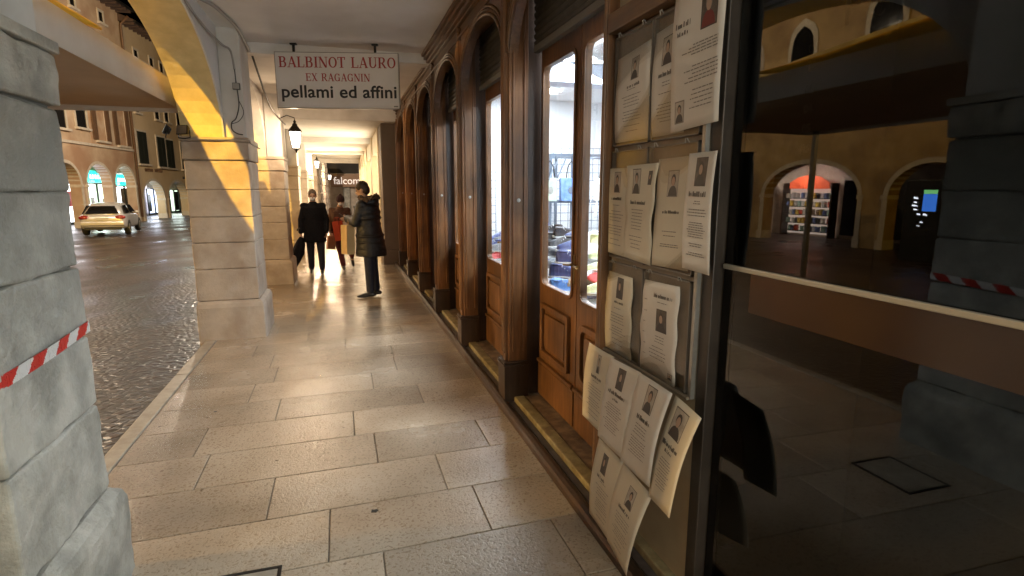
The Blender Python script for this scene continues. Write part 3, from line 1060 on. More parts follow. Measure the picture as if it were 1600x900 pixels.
for i, (a, b) in enumerate(bays[:3]):
    mid = (a + b) / 2 + (0.0 if i else 0.01)
    door_leaf(a + 0.01, mid - 0.006, round_panel=True)
    door_leaf(mid + 0.006, b - 0.01)
for i, (a, b) in enumerate(bays[3:]):
    if i < 3:
        mid = (a + b) / 2
        for p, q in ((a + 0.01, mid - 0.006), (mid + 0.006, b - 0.01)): door_leaf(p, q, glazed=False, m='wood_lit')
mb = MB(); mb.box(1.20, 11.60, 0.08, 1.4, 12.14, 2.985); mb.build('end_panel', M['wood_lit'], sf, bevel=0.004)
# roller shutters half hidden behind the arches, each with its pale bottom bar
for i, (a, b) in enumerate(bays[:6]):
    mb = MB()
    z = 2.545
    k = 0
    while z < 2.97:
        w = 0.012 * math.sin(0)  # slats as shallow ribs
        mb.prism([(1.318, z), (1.306, z + 0.012), (1.304, z + 0.03), (1.318, z + 0.043), (1.335, z + 0.043), (1.335, z)], 'y', a - 0.0, b + 0.0)
        z += 0.0445
    sh = mb.build('roller_shutter', M['shutter'], sf)
    mb = MB(); mb.box(1.295, a + 0.02, 2.500, 1.338, b - 0.02, 2.543)
    mb.build('bottom_bar', M['bar'], sh, bevel=0.004)

# ================================================================== SHOP INTERIOR behind the glazed doors
si = thing('shop_room', 'brightly lit white room of the shoe shop seen through the door panes', 'shop interior', (3, 5, 0))
mb = MB()
mb.box(4.6, 2.3, 0, 4.7, 9.0, 3.1); mb.box(1.42, 2.32, 0, 4.6, 2.42, 3.1); mb.box(1.42, 8.9, 0, 4.6, 9.0, 3.1)
mb.build('wall', M['white_wall'], si)
mb = MB(); mb.box(1.36, 2.3, 3.02, 4.7, 9.0, 3.1); mb.build('ceiling', M['white_wall'], si)
mb = MB(); mb.box(1.42, 2.3, -0.1, 4.7, 9.0, 0.06); mb.build('floor', M['thresh_b'], si)
mb = MB(); mb.box(1.401, 9.01, 0.07, 1.43, 12.1, 3.05); mb.build('inner_partition', M['white_wall'], si)
M['shop_beam'] = pm('pale_blue_shop_beam', (0.6, 0.66, 0.78), rough=0.6)
mb = MB(); mb.box(1.6, 6.2, 2.80, 4.6, 6.5, 3.01); mb.build('ceiling_beam', M['shop_beam'], si)
M['tube'] = emit('fluorescent_tube', (0.9, 0.95, 1.0), 4.0)
for i, y in enumerate((3.4, 5.8, 7.8)):
    t = thing('fluorescent_lamp', ['ceiling tube lamp above the nearest pair of door panes', 'ceiling tube lamp above the middle door panes', 'ceiling tube lamp deep in the shop by the farthest pane'][i], 'ceiling light', (2.2, y, 2.95))
    mb = MB(); mb.box(1.9, y - 0.07, 2.96, 3.1, y + 0.07, 3.018); mb.build('housing', M['white_wall'], t)
    mb = MB(); mb.tube([(1.95, y, 2.945), (3.05, y, 2.945)], 0.013, 8); mb.build('tube', M['tube'], t)

# display table with heaped shoes
M['table_top'] = pm('white_table_cloth', (0.70, 0.72, 0.74), rough=0.7)
dt = thing('display_table', 'long white display table heaped with shoes behind the door panes', 'table', (2.1, 4.4, 0))
mb = MB(); mb.box(1.50, 2.5, 0.79, 2.45, 6.85, 0.83); mb.build('tabletop', M['table_top'], dt, bevel=0.005)
for x in (1.55, 2.4):
    for y in (2.56, 4.65, 6.78):
        mb = MB(); mb.tube([(x, y, 0.06), (x, y, 0.76)], 0.02, 8); mb.build('leg', M['metal'], dt)
M['redrail'] = pm('red_rail_paint', (0.45, 0.03, 0.04), rough=0.4)
shoe_cols = {'navy': (0.03, 0.05, 0.16), 'blue': (0.08, 0.20, 0.48), 'black': (0.02, 0.02, 0.025), 'grey': (0.28, 0.30, 0.33), 'red': (0.50, 0.04, 0.04),
             'white': (0.75, 0.76, 0.78), 'lime': (0.58, 0.62, 0.34), 'brown': (0.20, 0.10, 0.05)}
M['sole'] = pm('white_rubber_sole', (0.7, 0.7, 0.68), rough=0.6)
M['lace'] = pm('pale_laces', (0.6, 0.6, 0.6), rough=0.8)


def make_shoe(col, label):
    t = thing('shoe', label, 'shoe', (0, 0, 0), group='shoes heaped on the display table')
    m = pm(col + '_shoe_leather', shoe_cols[col], tuple(min(1, c * 1.4 + 0.01) for c in shoe_cols[col]), 14, 0.5)
    # length along x, toe at +x
    secs = [(-0.13, 0.030, 0.060, 0.085), (-0.11, 0.036, 0.068, 0.095), (-0.07, 0.037, 0.070, 0.092), (-0.02, 0.036, 0.066, 0.088), (0.03, 0.040, 0.052, 0.075), (0.08, 0.045, 0.040, 0.058), (0.12, 0.038, 0.034, 0.046), (0.145, 0.018, 0.03, 0.034)]
    mb = MB()
    mb.loft([[(x, w * math.cos(a) * (1.0 if math.sin(a) < 0 else 0.8), 0.022 + (h if math.sin(a) > 0 else 0.0) * max(0, math.sin(a))) for a in [2 * PI * k / 14 for k in range(14)]] for x, w, q, h in secs])
    up = mb.build('upper', m, t, smooth=True)
    mb = MB()
    mb.loft([[(x, w * 1.12 * math.cos(a), 0.012 + 0.013 * math.sin(a)) for a in [2 * PI * k / 12 for k in range(12)]] for x, w, q, h in [(-0.137, 0.02, 0, 0)] + secs + [(0.155, 0.008, 0, 0)]])
    mb.build('sole', M['sole'], t, smooth=True)
    mb = MB()
    for k in range(5):
        x = -0.03 + 0.022 * k
        zt = 0.022 + 0.088 - 0.012 * k
        mb.tube([(x, -0.026, zt - 0.022), (x + 0.004, 0, zt + 0.004), (x, 0.026, zt - 0.022)], 0.003, 5)
    mb.build('laces', M['lace'], t)
    mb = MB(); mb.lathe([(0.028, 0), (0.034, 0.008), (0.030, 0.014), (0.022, 0.008)], (-0.075, 0, 0.098), 12, 1.4, 1.0); mb.build('collar', m, t, smooth=True)
    return t


rs = random.Random(11)
protos = {}
spots = []
for r_ in range(4):
    for c_ in range(11):
        spots.append((1.60 + r_ * 0.20 + rs.uniform(-.03, .03), 2.72 + c_ * 0.38 + rs.uniform(-.08, .08), 0.83 + r_ * 0.05))
spots += [(1.64 + r_ * 0.19 + rs.uniform(-.04, .04), 2.9 + c_ * 0.36 + rs.uniform(-.08, .08), 0.92 + r_ * 0.06) for r_ in range(4) for c_ in range(11)]
order = ['black', 'navy', 'grey', 'white', 'blue', 'red', 'grey', 'black', 'brown', 'white', 'navy', 'grey', 'black', 'lime', 'navy', 'white', 'grey']
for i, (x, y, z) in enumerate(spots):
    col = order[(i * 7 + i // 11) % len(order)]
    rz = rs.uniform(-0.7, 0.7) + (PI if rs.random() < 0.7 else 0)
    lab = col + ' lace up shoe lying in the heap on the white display table'
    if col not in protos:
        protos[col] = make_shoe(col, lab); o = protos[col]
    else:
        o = dup(protos[col])
    o.location = (x, y, z); o.rotation_euler = (rs.uniform(-0.15, 0.25), 0, rz)
# bright cloths / soft insoles among the shoes
cl = [('red', 1.75, 3.55, 'red cloth'), ('blue', 1.9, 3.35, 'sky blue cloth'), ('lime', 1.65, 2.95, 'lime yellow cloth'), ('white', 1.85, 2.85, 'white cloth'), ('blue', 1.65, 5.0, 'bright blue cloth near the second door'), ('lime', 1.75, 5.2, 'yellow green cloth near the second door'), ('red', 1.62, 2.78, 'small red cloth beside the notice board')]
for k, (col, x, y, lb) in enumerate(cl):
    mb = MB(); n = 9
    m = pm('cloth_' + col + str(k), tuple(min(1, c * 1.2 + 0.02) for c in shoe_cols[col]), rough=0.85)
    P = [[(x - 0.12 + 0.24 * a / n, y - 0.14 + 0.28 * b / n, 0.97 + 0.055 * math.exp(-((a - 4.5) ** 2 + (b - 4.5) ** 2) / 14) + 0.012 * math.sin(a * 1.9 + k) * math.cos(b * 1.4)) for b in range(n + 1)] for a in range(n + 1)]
    for a in range(n):
        for b in range(n): mb.quad(P[a][b], P[a + 1][b], P[a + 1][b + 1], P[a][b + 1])
    o = mb.build('folded_cloth', m, smooth=True)
    sd = o.modifiers.new('t', 'SOLIDIFY'); sd.thickness = 0.012
    tag(o, lb + ' draped over the heaped shoes', 'cloth')

# wire grid rack and iron garment frames, seen end-on down the length of the shop
M['grid'] = pm('grey_blue_wire', (0.16, 0.20, 0.26), rough=0.4, metal=0.2)
gr = thing('wire_grid_rack', 'tall wire grid display rack against the far white wall of the shop', 'rack', (3.4, 8.6, 0))
for (x0, x1) in ((3.05, 3.72), (3.90, 4.45), (1.75, 2.35)):
    mb = MB()
    for k in range(6):
        x = x0 + (x1 - x0) * k / 5; mb.tube([(x, 8.6, 0.3), (x, 8.6, 2.25)], 0.0055, 5)
    z = 0.3
    while z < 2.26:
        mb.tube([(x0, 8.6, z), (x1, 8.6, z)], 0.0055, 5); z += 0.13
    mb.build('grid_panel', M['grid'], gr)
gf = thing('iron_garment_frame', 'dark square tube garment frame standing behind the shoe table', 'rack', (3.1, 7.2, 0))
mb = MB()
for x in (2.66, 2.97, 3.42, 3.9):
    for y in (7.0, 7.6):
        mb.box(x - 0.018, y - 0.018, 0.06, x + 0.018, y + 0.018, 2.04)
    mb.box(x - 0.016, 7.0, 2.02, x + 0.016, 7.6, 2.05)
for y in (7.0, 7.6):
    for z in (2.04, 1.43, 0.70): mb.box(2.66, y - 0.016, z - 0.016, 3.9, y + 0.016, z + 0.016)
for (a, b) in ((2.74, 1.95), (2.86, 1.98)): mb.tube([(a, 6.98, b), (a - 0.14, 6.9, b - 0.24)], 0.012, 6)
mb.build('frame', M['grid'], gf)
mb = MB(); mb.tube([(2.3, 6.95, 0.93), (4.3, 6.95, 0.93)], 0.022, 8); mb.build('red_rail', M['redrail'], gf)
M['bagblue'] = pm('blue_printed_bag', (0.10, 0.22, 0.62), (0.25, 0.40, 0.75), 12, 0.5)
M['baggreen'] = pm('pale_green_bag', (0.42, 0.55, 0.45), (0.6, 0.7, 0.55), 8, 0.5)
for k, (x, w, col, lb) in enumerate(((2.92, 0.15, 'bagblue', 'blue printed carrier bag hanging on the iron frame'), (2.62, 0.09, 'baggreen', 'pale green carrier bag hanging beside the blue one'), (3.40, 0.13, 'white_edge', 'white carrier bag hanging nearest the notice board'))):
    t = thing('carrier_bag', lb, 'bag', (x, 6.94, 1.5))
    mb = MB(); mb.loft([[(x - w, 6.88, 1.44), (x + w, 6.88, 1.44), (x + w, 6.97, 1.44), (x - w, 6.97, 1.44)], [(x - w * 1.05, 6.90, 1.74), (x + w * 1.05, 6.90, 1.74), (x + w * 1.05, 6.95, 1.74), (x - w * 1.05, 6.95, 1.74)]])
    mb.build('body', M[col], t, bevel=0.01)
    mb = MB(); mb.tube([(x - 0.07, 6.92, 1.73), (x - 0.05, 6.92, 1.88), (x, 6.92, 1.96), (x + 0.05, 6.92, 1.88), (x + 0.07, 6.92, 1.73)], 0.008, 6); mb.build('handle', M['iron'], t)
    mb = MB(); mb.ellipsoid((x, 6.879, 1.58), (w * 0.4, 0.003, 0.05), seg=10, n=6); mb.build('printed_mark', M['grid' if col == 'bagblue' else 'metal'], t)
# stacked shoe boxes on the far wall
M['box1'] = pm('white_card_box', (0.66, 0.68, 0.72), rough=0.7)
M['box2'] = pm('grey_card_box', (0.42, 0.45, 0.52), rough=0.7)
bxn = 0
bp = None
for iy in range(7):
    for iz in range(3 if iy % 2 else 4):
        lb = 'white shoe box stacked along the back wall of the shop' if (iy + iz) % 2 else 'grey shoe box stacked along the back wall of the shop'
        t = thing('shoe_box', lb, 'box', (4.35, 3.0 + iy * 0.62, 0.30 + 0.14 * iz), group='shoe boxes on the back wall')
        x, y, z = t['_o']
        mb = MB(); mb.box(x - 0.14, y - 0.17, z, x + 0.14, y + 0.17, z + 0.10); mb.build('body', M['box1' if (iy + iz) % 2 else 'box2'], t)
        mb = MB(); mb.box(x - 0.145, y - 0.175, z + 0.100, x + 0.145, y + 0.175, z + 0.132); mb.build('lid', M['box1' if (iy + iz) % 2 else 'box2'], t)
sh = thing('wall_shelf', 'low shelf on the back wall carrying the shoe boxes', 'shelf', (4.35, 4.8, 0))
mb = MB(); mb.box(4.18, 2.7, 0.262, 4.58, 7.1, 0.298); mb.build('board', M['white_wall'], sh)
mb = MB()
for y in (2.8, 4.9, 7.0): mb.box(4.22, y - 0.02, 0.06, 4.55, y + 0.02, 0.261)
mb.build('support', M['white_wall'], sh)

# ================================================================== HANGING SHOP SIGN
hs = thing('hanging_shop_sign', 'white hanging sign with red serif and black lettering over the walkway', 'sign', (0.04, 6.88, 2.80))
ang = math.atan2(-0.30, 1.065)
A = Vector((-0.625, 7.05, 0)); B = Vector((0.706, 6.72, 0))
ux = (B - A).normalized(); nrm = Vector((ux.y, -ux.x, 0))   # nrm faces the camera
if nrm.y > 0: nrm = -nrm
SW = (B - A).length
ZB, ZT = 2.500, 3.105
SM = Matrix(((ux.x, 0, nrm.x, A.x), (ux.y, 0, nrm.y, A.y), (0, 1, 0, ZB), (0, 0, 0, 1)))   # sign coords: (s, up, out)
M['sign_w'] = pm('off_white_sign_face', (0.62, 0.58, 0.53), (0.68, 0.64, 0.60), 3, 0.45)
M['sign_e'] = pm('grey_sign_rim', (0.30, 0.28, 0.25), rough=0.4, metal=0.5)
M['sign_red'] = pm('red_sign_paint', (0.33, 0.028, 0.022), rough=0.5)
M['sign_blk'] = pm('black_sign_paint', (0.012, 0.012, 0.012), rough=0.5)
H = ZT - ZB
SR = Matrix.Translation(A + Vector((0, 0, ZB))) @ Matrix(((ux.x, 0, nrm.x, 0), (ux.y, 0, nrm.y, 0), (0, 1, 0, 0), (0, 0, 0, 1)))
mb = MB(); mb.box(0.008, 0.008, -0.055, SW - 0.008, H - 0.008, 0.0, SR); mb.build('panel', M['sign_w'], hs)
mb = MB()
for a in ((0, 0, SW, 0.0075), (0, H - 0.0075, SW, H), (0, 0.0075, 0.0075, H - 0.0075), (SW - 0.0075, 0.0075, SW, H - 0.0075)):
    mb.box(a[0], a[1], -0.06, a[2], a[3], 0.004, SR)
mb.build('rim', M['sign_e'], hs)
mb = MB()
for s in (0.21, 1.11):
    mb.box(s - 0.012, H, -0.04, s + 0.012, 3.2 - ZB, -0.016, SR)
    mb.box(s - 0.035, 3.185 - ZB, -0.05, s + 0.035, 3.2 - ZB, 0.0, SR)
mb.build('hanger', M['iron'], hs)


def serif_text(mb, s, x0, y0, h, width, T, z=0.0015):
    """slab-serif capitals: thick and thin strokes with serifs; unit cell: cap height 1"""
    TH, TN, SF = 0.17, 0.075, 0.055
    out = []

    def bar(xa, ya, xb, yb, w):
        d = Vector((xb - xa, yb - ya)); n = Vector((-d.y, d.x)).normalized() * w / 2
        out.append([(xa + n.x, ya + n.y), (xb + n.x, yb + n.y), (xb - n.x, yb - n.y), (xa - n.x, ya - n.y)])

    def serif(cx, cy, w=0.36):
        s_ = SF / 2 if cy < 0.5 else -SF / 2
        bar(cx - w / 2, cy + s_, cx + w / 2, cy + s_, SF)

    def bowl(cx, cy, rx, ry, a0, a1, wt=TH, wn=TN, n=14):
        for k in range(n):
            t0, t1 = R(a0 + (a1 - a0) * k / n), R(a0 + (a1 - a0) * (k + 1) / n)
            def w(t): return wn + (wt - wn) * abs(math.cos(t)) ** 1.3
            o0, o1 = w(t0) / 2, w(t1) / 2
            out.append([(cx + (rx + o0) * math.cos(t0), cy + (ry + o0) * math.sin(t0)), (cx + (rx + o1) * math.cos(t1), cy + (ry + o1) * math.sin(t1)),
                        (cx + (rx - o1) * math.cos(t1), cy + (ry - o1) * math.sin(t1)), (cx + (rx - o0) * math.cos(t0), cy + (ry - o0) * math.sin(t0))])
    adv = {}
    def glyph(c, x):
        if c == 'B':
            bar(x + .2, 0, x + .2, 1, TH); serif(x + .16, 0, .3); serif(x + .16, 1, .3)
            bar(x + .2, 1 - TN / 2, x + .45, 1 - TN / 2, TN); bar(x + .2, .53, x + .47, .53, TN); bar(x + .2, TN / 2, x + .47, TN / 2, TN)
            bowl(x + .45, .765, .17, .20, -90, 90); bowl(x + .47, .285, .2, .247, -90, 90); return .86
        if c == 'A':
            bar(x + .12, 0, x + .43, 1, TN); bar(x + .43, 1, x + .74, 0, TH); bar(x + .22, .33, x + .62, .33, TN); serif(x + .12, 0, .3); serif(x + .74, 0, .34); return .9
        if c == 'L':
            bar(x + .2, 0, x + .2, 1, TH); serif(x + .2, 0); serif(x + .2, 1); bar(x + .2, TN / 2, x + .68, TN / 2, TN); bar(x + .67, 0, x + .70, .28, TN); return .78
        if c == 'I':
            bar(x + .2, 0, x + .2, 1, TH); serif(x + .2, 0); serif(x + .2, 1); return .44
        if c == 'N':
            bar(x + .16, 0, x + .16, 1, TN); bar(x + .16, 1, x + .72, 0.02, TH); bar(x + .76, 0, x + .76, 1, TN); serif(x + .16, 0, .3); serif(x + .12, 1, .26); serif(x + .76, 1, .3); return .94
        if c == 'O':
            bowl(x + .44, .5, .32, .46, 0, 360, n=28); return .88
        if c == 'T':
            bar(x + .4, 0, x + .4, 1, TH); serif(x + .4, 0, .38); bar(x + .06, 1 - TN / 2, x + .74, 1 - TN / 2, TN); bar(x + .08, .74, x + .06, 1, TN); bar(x + .72, .74, x + .74, 1, TN); return .8
        if c == 'U':
            bar(x + .2, .35, x + .2, 1, TH); bar(x + .72, .35, x + .72, 1, TN); bowl(x + .46, .35, .26, .31, 180, 360, TH * .9, TN); serif(x + .2, 1); serif(x + .72, 1, .3); return .92
        if c == 'R':
            bar(x + .2, 0, x + .2, 1, TH); serif(x + .18, 0); serif(x + .16, 1, .3); bar(x + .2, 1 - TN / 2, x + .46, 1 - TN / 2, TN); bar(x + .2, .48, x + .46, .48, TN)
            bowl(x + .46, .74, .18, .225, -90, 90); bar(x + .44, .48, x + .74, 0.02, TH * .9); serif(x + .78, 0, .24); return .9
        if c == 'E':
            bar(x + .2, 0, x + .2, 1, TH); serif(x + .16, 0, .3); serif(x + .16, 1, .3)
            bar(x + .2, 1 - TN / 2, x + .68, 1 - TN / 2, TN); bar(x + .2, .52, x + .56, .52, TN); bar(x + .2, TN / 2, x + .70, TN / 2, TN)
            bar(x + .68, .76, x + .68, 1, TN); bar(x + .70, 0, x + .71, .26, TN); bar(x + .56, .4, x + .56, .64, TN); return .82
        if c == 'X':
            bar(x + .16, 1, x + .68, 0, TH); bar(x + .68, 1, x + .16, 0, TN)
            for q in ((.16, 0), (.70, 0), (.16, 1), (.68, 1)): serif(x + q[0], q[1], .3)
            return .86
        if c == 'G':
            bowl(x + .44, .5, .32, .46, 40, 325, n=24); bar(x + .70, .02, x + .70, .42, TH * .9); serif(x + .68, .44, .32); bar(x + .71, .68, x + .72, .96, TN); return .92
        return .5
    x = 0
    for c in s: x += glyph(c, x)
    sc = width / x
    i = 0
    for q in out:
        n = len(mb.v)
        i += 1
        zz = z + 0.00004 * (i % 7)
        mb.v += [tuple(T @ Vector((x0 + p[0] * sc, y0 + p[1] * h, zz))) for p in q]
        mb.face((n, n + 1, n + 2, n + 3))


mb = MB(); serif_text(mb, 'BALBINOT LAURO', 0.04, 0.440, 0.115, SW - 0.07, SR); mb.build('red_lettering', M['sign_red'], hs)
mb = MB(); serif_text(mb, 'EX RAGAGNIN', 0.33, 0.295, 0.083, 0.72, SR); mb.build('red_lettering', M['sign_red'], hs)
tt = text('pellami ed affini', 0.188, (0, 0, 0), (0, 0, 0), M['sign_blk'], None, name='black_lettering', bold=0.0035, ext=0.001, spacing=1.03)
bbx = [v.co.x for v in tt.data.vertices]
sc = (SW - 0.09) / (max(bbx) - min(bbx))
tt.data.transform(SR @ Matrix.Translation((0.05, 0.118, 0.003)) @ Matrix.Diagonal((sc, 1, 1, 1)))
tt.data.transform(Matrix.Translation((-0.04, -6.88, -2.80))); tt.parent = hs
mb = MB()
for k in range(4): mb.box(SW - 0.065 + 0.012 * k, 0.018, 0.001, SW - 0.057 + 0.012 * k, 0.032, 0.002, SR)
mb.build('maker_mark', M['sign_blk'], hs)
# ================================================================== NOTICE BOARD beside the last door
nb = thing('notice_board', 'tall wooden board covered with funeral notices in clear sleeves', 'notice board', (1.2, 2.0, 0))
mb = MB(); mb.box(1.205, 1.66, 0.84, 1.235, 2.38, 2.26); mb.build('backing', M['backing'], nb)
mb = MB(); mb.box(1.208, 1.66, 0.03, 1.236, 2.38, 0.838); mb.build('lower_panel', M['beige'], nb)
mb = MB(); mb.box(1.208, 1.66, 2.345, 1.236, 2.38, 3.1); mb.build('upper_panel', M['beige'], nb)
mb = MB()
mb.box(1.155, 2.352, 0.03, 1.26, 2.392, 2.975)
mb.tube([(1.155, 2.372, 0.1), (1.155, 2.372, 2.95)], 0.012, 8)
mb.build('stile', M['wood'], nb, bevel=0.005)
mb = MB(); mb.box(1.15, 1.62, 2.262, 1.24, 2.348, 2.343); mb.build('header_bar', M['wood_h'], nb, bevel=0.006)
M['dark_trim'] = pm('dark_bronze_trim', (0.028, 0.022, 0.018), (0.05, 0.04, 0.032), 6, 0.45, coord='World')
mb = MB(); mb.box(1.205, 1.60, 0.0, 1.33, 1.658, 3.15); mb.build('end_post', M['dark_trim'], nb, bevel=0.004)
mb = MB(); mb.box(1.186, 1.6605, 0.84, 1.204, 1.678, 2.26); mb.build('metal_edge', M['metal'], nb)
# clear sleeves with thin grey rails and clips, two columns by three rows
cols = [(2.345, 2.035), (2.022, 1.70)]
rws = [(1.785, 2.245), (1.29, 1.765), (0.845, 1.27)]
for (ya, yb) in cols:
    for (z0, z1) in rws:
        sl = MB()
        for (a, b, c, d) in ((ya, z0, yb, z0 + 0.006), (ya, z1 - 0.006, yb, z1), (ya, z0, ya - 0.006, z1), (yb + 0.006, z0, yb, z1)):
            sl.box(1.188, a, b, 1.2045, c, d)
        fr = sl.build('sleeve_frame', M['ink'], nb)
        mb = MB(); mb.box(1.1862, ya - 0.004, z0 + 0.004, 1.1872, yb + 0.004, z1 - 0.004); mb.build('clear_sleeve', M['sleeve'], fr)
        mb = MB()
        for q in (0.18, 0.82):
            y = ya + (yb - ya) * q
            mb.tube([(1.183, y - 0.012, z1 - 0.004), (1.178, y - 0.006, z1 + 0.01), (1.178, y + 0.006, z1 + 0.01), (1.183, y + 0.012, z1 - 0.004)], 0.0022, 5)
        mb.build('wire_clip', M['metal'], fr)


def paper(label, TL, TR, BL, BR, col='paper', curl=0.01, photos=(), heads=(), lines=(), wav=0.0, seed=0, photo_kind=0):
    """one notice sheet: corners as (x,y,z); print laid on the sheet itself"""
    rp = random.Random(seed)
    TL, TR, BL, BR = map(Vector, (TL, TR, BL, BR))

    def Pt(u, v, off=0.0):
        p = (TL.lerp(TR, u)).lerp(BL.lerp(BR, u), v)
        # the sheet bows away near its middle, corners lift
        x = p.x - curl * math.sin(PI * v) * 0.6 + curl * 0.5 * (v ** 2) * (u - 0.5) + 0.0025 * math.sin(5 * v + 3 * u + seed)
        y = p.y + wav * math.sin(v * 16 + seed) * (1 if u > 0.5 else -1) * abs(u - 0.5) * 2
        return Vector((x - off, y, p.z))
    o = MB(); nu, nv = 8, 14
    for i in range(nu):
        for j in range(nv):
            a = (i / nu, j / nv); b = ((i + 1) / nu, (j + 1) / nv)
            o.quad(Pt(a[0], a[1]), Pt(b[0], a[1]), Pt(b[0], b[1]), Pt(a[0], b[1]))
    c = TL.lerp(BR, 0.5)
    me = o.build('funeral_notice', M[col])
    import bmesh
    bm = bmesh.new(); bm.from_mesh(me.data); bmesh.ops.remove_doubles(bm, verts=bm.verts, dist=1e-5); bmesh.ops.recalc_face_normals(bm, faces=bm.faces); bm.to_mesh(me.data); bm.free()
    me.data.polygons.foreach_set('use_smooth', [True] * len(me.data.polygons))
    sd = me.modifiers.new('t', 'SOLIDIFY'); sd.thickness = 0.0006; sd.offset = 1 if TL.x < 10 else 0
    sd.offset = 0
    tag(me, label, 'notice', 'funeral notices pinned on the board')

    def strip(mbx, u0, v0, u1, v1, off):
        n = max(1, int(abs(u1 - u0) * 10)); k = max(1, int(abs(v1 - v0) * 14))
        for i in range(n):
            for j in range(k):
                a0 = u0 + (u1 - u0) * i / n; a1 = u0 + (u1 - u0) * (i + 1) / n
                b0 = v0 + (v1 - v0) * j / k; b1 = v0 + (v1 - v0) * (j + 1) / k
                mbx.quad(Pt(a0, b0, off), Pt(a1, b0, off), Pt(a1, b1, off), Pt(a0, b1, off))
    OFF = 0.0011
    for (u, v, w, h, kind) in photos:
        pb = MB(); strip(pb, u - w / 2, v, u + w / 2, v + h, OFF)
        ph = pb.build('portrait_photo', M['photo_bg_d' if kind in (1, 3) else 'photo_bg'], me)
        pe = MB(); e = 0.012
        for q in ((u - w / 2 - e, v - e * .7, u + w / 2 + e, v), (u - w / 2 - e, v + h, u + w / 2 + e, v + h + e * .7), (u - w / 2 - e, v, u - w / 2, v + h), (u + w / 2, v, u + w / 2 + e, v + h)):
            strip(pe, *q, OFF)
        pe.build('photo_border', M['ink_d' if kind != 2 else 'ink'], ph)

        def blob(cu, cv, ru, rv, off, mat, nm, half=False):
            b = MB(); n = 14; idx = len(b.v)
            pts = []
            for k in range(n):
                t = 2 * PI * k / n if not half else PI * k / (n - 1)
                pts.append((max(u - w / 2, min(u + w / 2, cu + ru * math.cos(t))), min(v + h, cv - rv * math.sin(t))))
            b.v += [tuple(Pt(p[0], p[1], off)) for p in pts]
            b.face(tuple(range(n)))
            return b.build(nm, M[mat], ph)
        sx = rp.uniform(-0.06, 0.06) * w
        blob(u + sx, v + h, w * 0.44, h * 0.42, OFF + 0.0004, 'photo_red' if kind == 1 else 'photo_cloth', 'shoulders', True)
        blob(u + sx, v + h * 0.36, w * 0.23, h * 0.24, OFF + 0.0008, 'ink_d' if kind != 1 else 'ink', 'hair')
        blob(u + sx, v + h * 0.42, w * 0.17, h * 0.19, OFF + 0.0012, 'photo_skin', 'face')
    if heads or lines:
        tb = MB()
        for (u, v, w, h) in heads:      # the name line: letter-like uprights
            x = u - w / 2
            while x < u + w / 2:
                l = rp.uniform(0.012, 0.028)
                t0 = -h * rp.choice((0, 0, 0.45))
                strip(tb, x, v + t0, min(x + l, u + w / 2), v + h, OFF + 0.0003)
                x += l + rp.choice((0.007, 0.007, 0.007, 0.03))
        tb.build('name_lettering', M['ink_d'], me)
        tb = MB()
        for (u, v0, v1, w, n, al) in lines:
            for k in range(n):
                v = v0 + (v1 - v0) * k / max(1, n - 1)
                ww = w * rp.uniform(0.6, 1.0)
                x = u - ww / 2 if al == 'c' else u + w / 2 - ww
                end = x + ww
                while x < end:
                    l = rp.uniform(0.03, 0.10)
                    strip(tb, x, v, min(x + l, end), v + 0.0075, OFF + 0.0003)
                    x += l + 0.014
        tb.build('small_print', M['ink'], me)
    return me


std = [(0.5, 0.42, 0.42, 0.3, 1, 'c'), (0.5, 0.49, 0.60, 0.56, 4, 'c'), (0.5, 0.66, 0.76, 0.62, 4, 'c'), (0.5, 0.82, 0.88, 0.5, 2, 'c')]
X = 1.192
paper('white notice in the top row nearest the wooden door post', (X, 2.325, 2.155), (X, 2.040, 2.175), (X, 2.320, 1.800), (X, 2.036, 1.800), photos=[(0.58, 0.10, 0.20, 0.22, 2)],
      heads=[(0.55, 0.38, 0.36, 0.025)], lines=std, seed=1)
paper('white notice in the middle of the top row with a man in a jacket', (X, 2.018, 2.185), (X, 1.80, 2.20), (X, 2.014, 1.800), (X, 1.80, 1.800), photos=[(0.45, 0.10, 0.28, 0.24, 0)],
      heads=[(0.45, 0.42, 0.46, 0.03)], lines=[(0.45, 0.5, 0.53, 0.3, 2, 'c'), (0.45, 0.6, 0.6, 0.6, 1, 'c'), (0.45, 0.7, 0.86, 0.62, 6, 'c')], seed=2)
paper('large white notice at the top right with a portrait in dark red', (1.183, 1.872, 2.30), (1.180, 1.580, 2.30), (1.183, 1.868, 1.803), (1.175, 1.583, 1.815), photos=[(0.72, 0.12, 0.27, 0.24, 1), (0.20, 0.80, 0.18, 0.14, 2)],
      heads=[(0.22, 0.27, 0.3, 0.026), (0.22, 0.33, 0.22, 0.02)], lines=[(0.55, 0.44, 0.50, 0.72, 4, 'r'), (0.55, 0.58, 0.68, 0.78, 5, 'r'), (0.62, 0.74, 0.86, 0.5, 5, 'r')], curl=0.012, seed=3)
Y = 1.188
paper('cream notice with wavy edge in the second row beside the door post', (Y, 2.400, 1.690), (Y, 2.150, 1.690), (Y, 2.415, 1.312), (Y, 2.165, 1.302), 'paper_y', photos=[(0.50, 0.05, 0.20, 0.22, 2)],
      heads=[(0.5, 0.34, 0.36, 0.025)], lines=std, seed=4, wav=0.003)
paper('cream notice with a torn wavy right edge in the second row', (1.184, 2.185, 1.697), (1.183, 1.945, 1.700), (1.184, 2.190, 1.306), (1.182, 1.968, 1.294), 'paper_y', photos=[(0.35, 0.05, 0.24, 0.24, 0), (0.8, 0.08, 0.10, 0.12, 3)],
      heads=[(0.45, 0.38, 0.5, 0.028)], lines=[(0.45, 0.46, 0.66, 0.5, 7, 'c'), (0.45, 0.74, 0.86, 0.5, 4, 'c')], wav=0.006, seed=5)
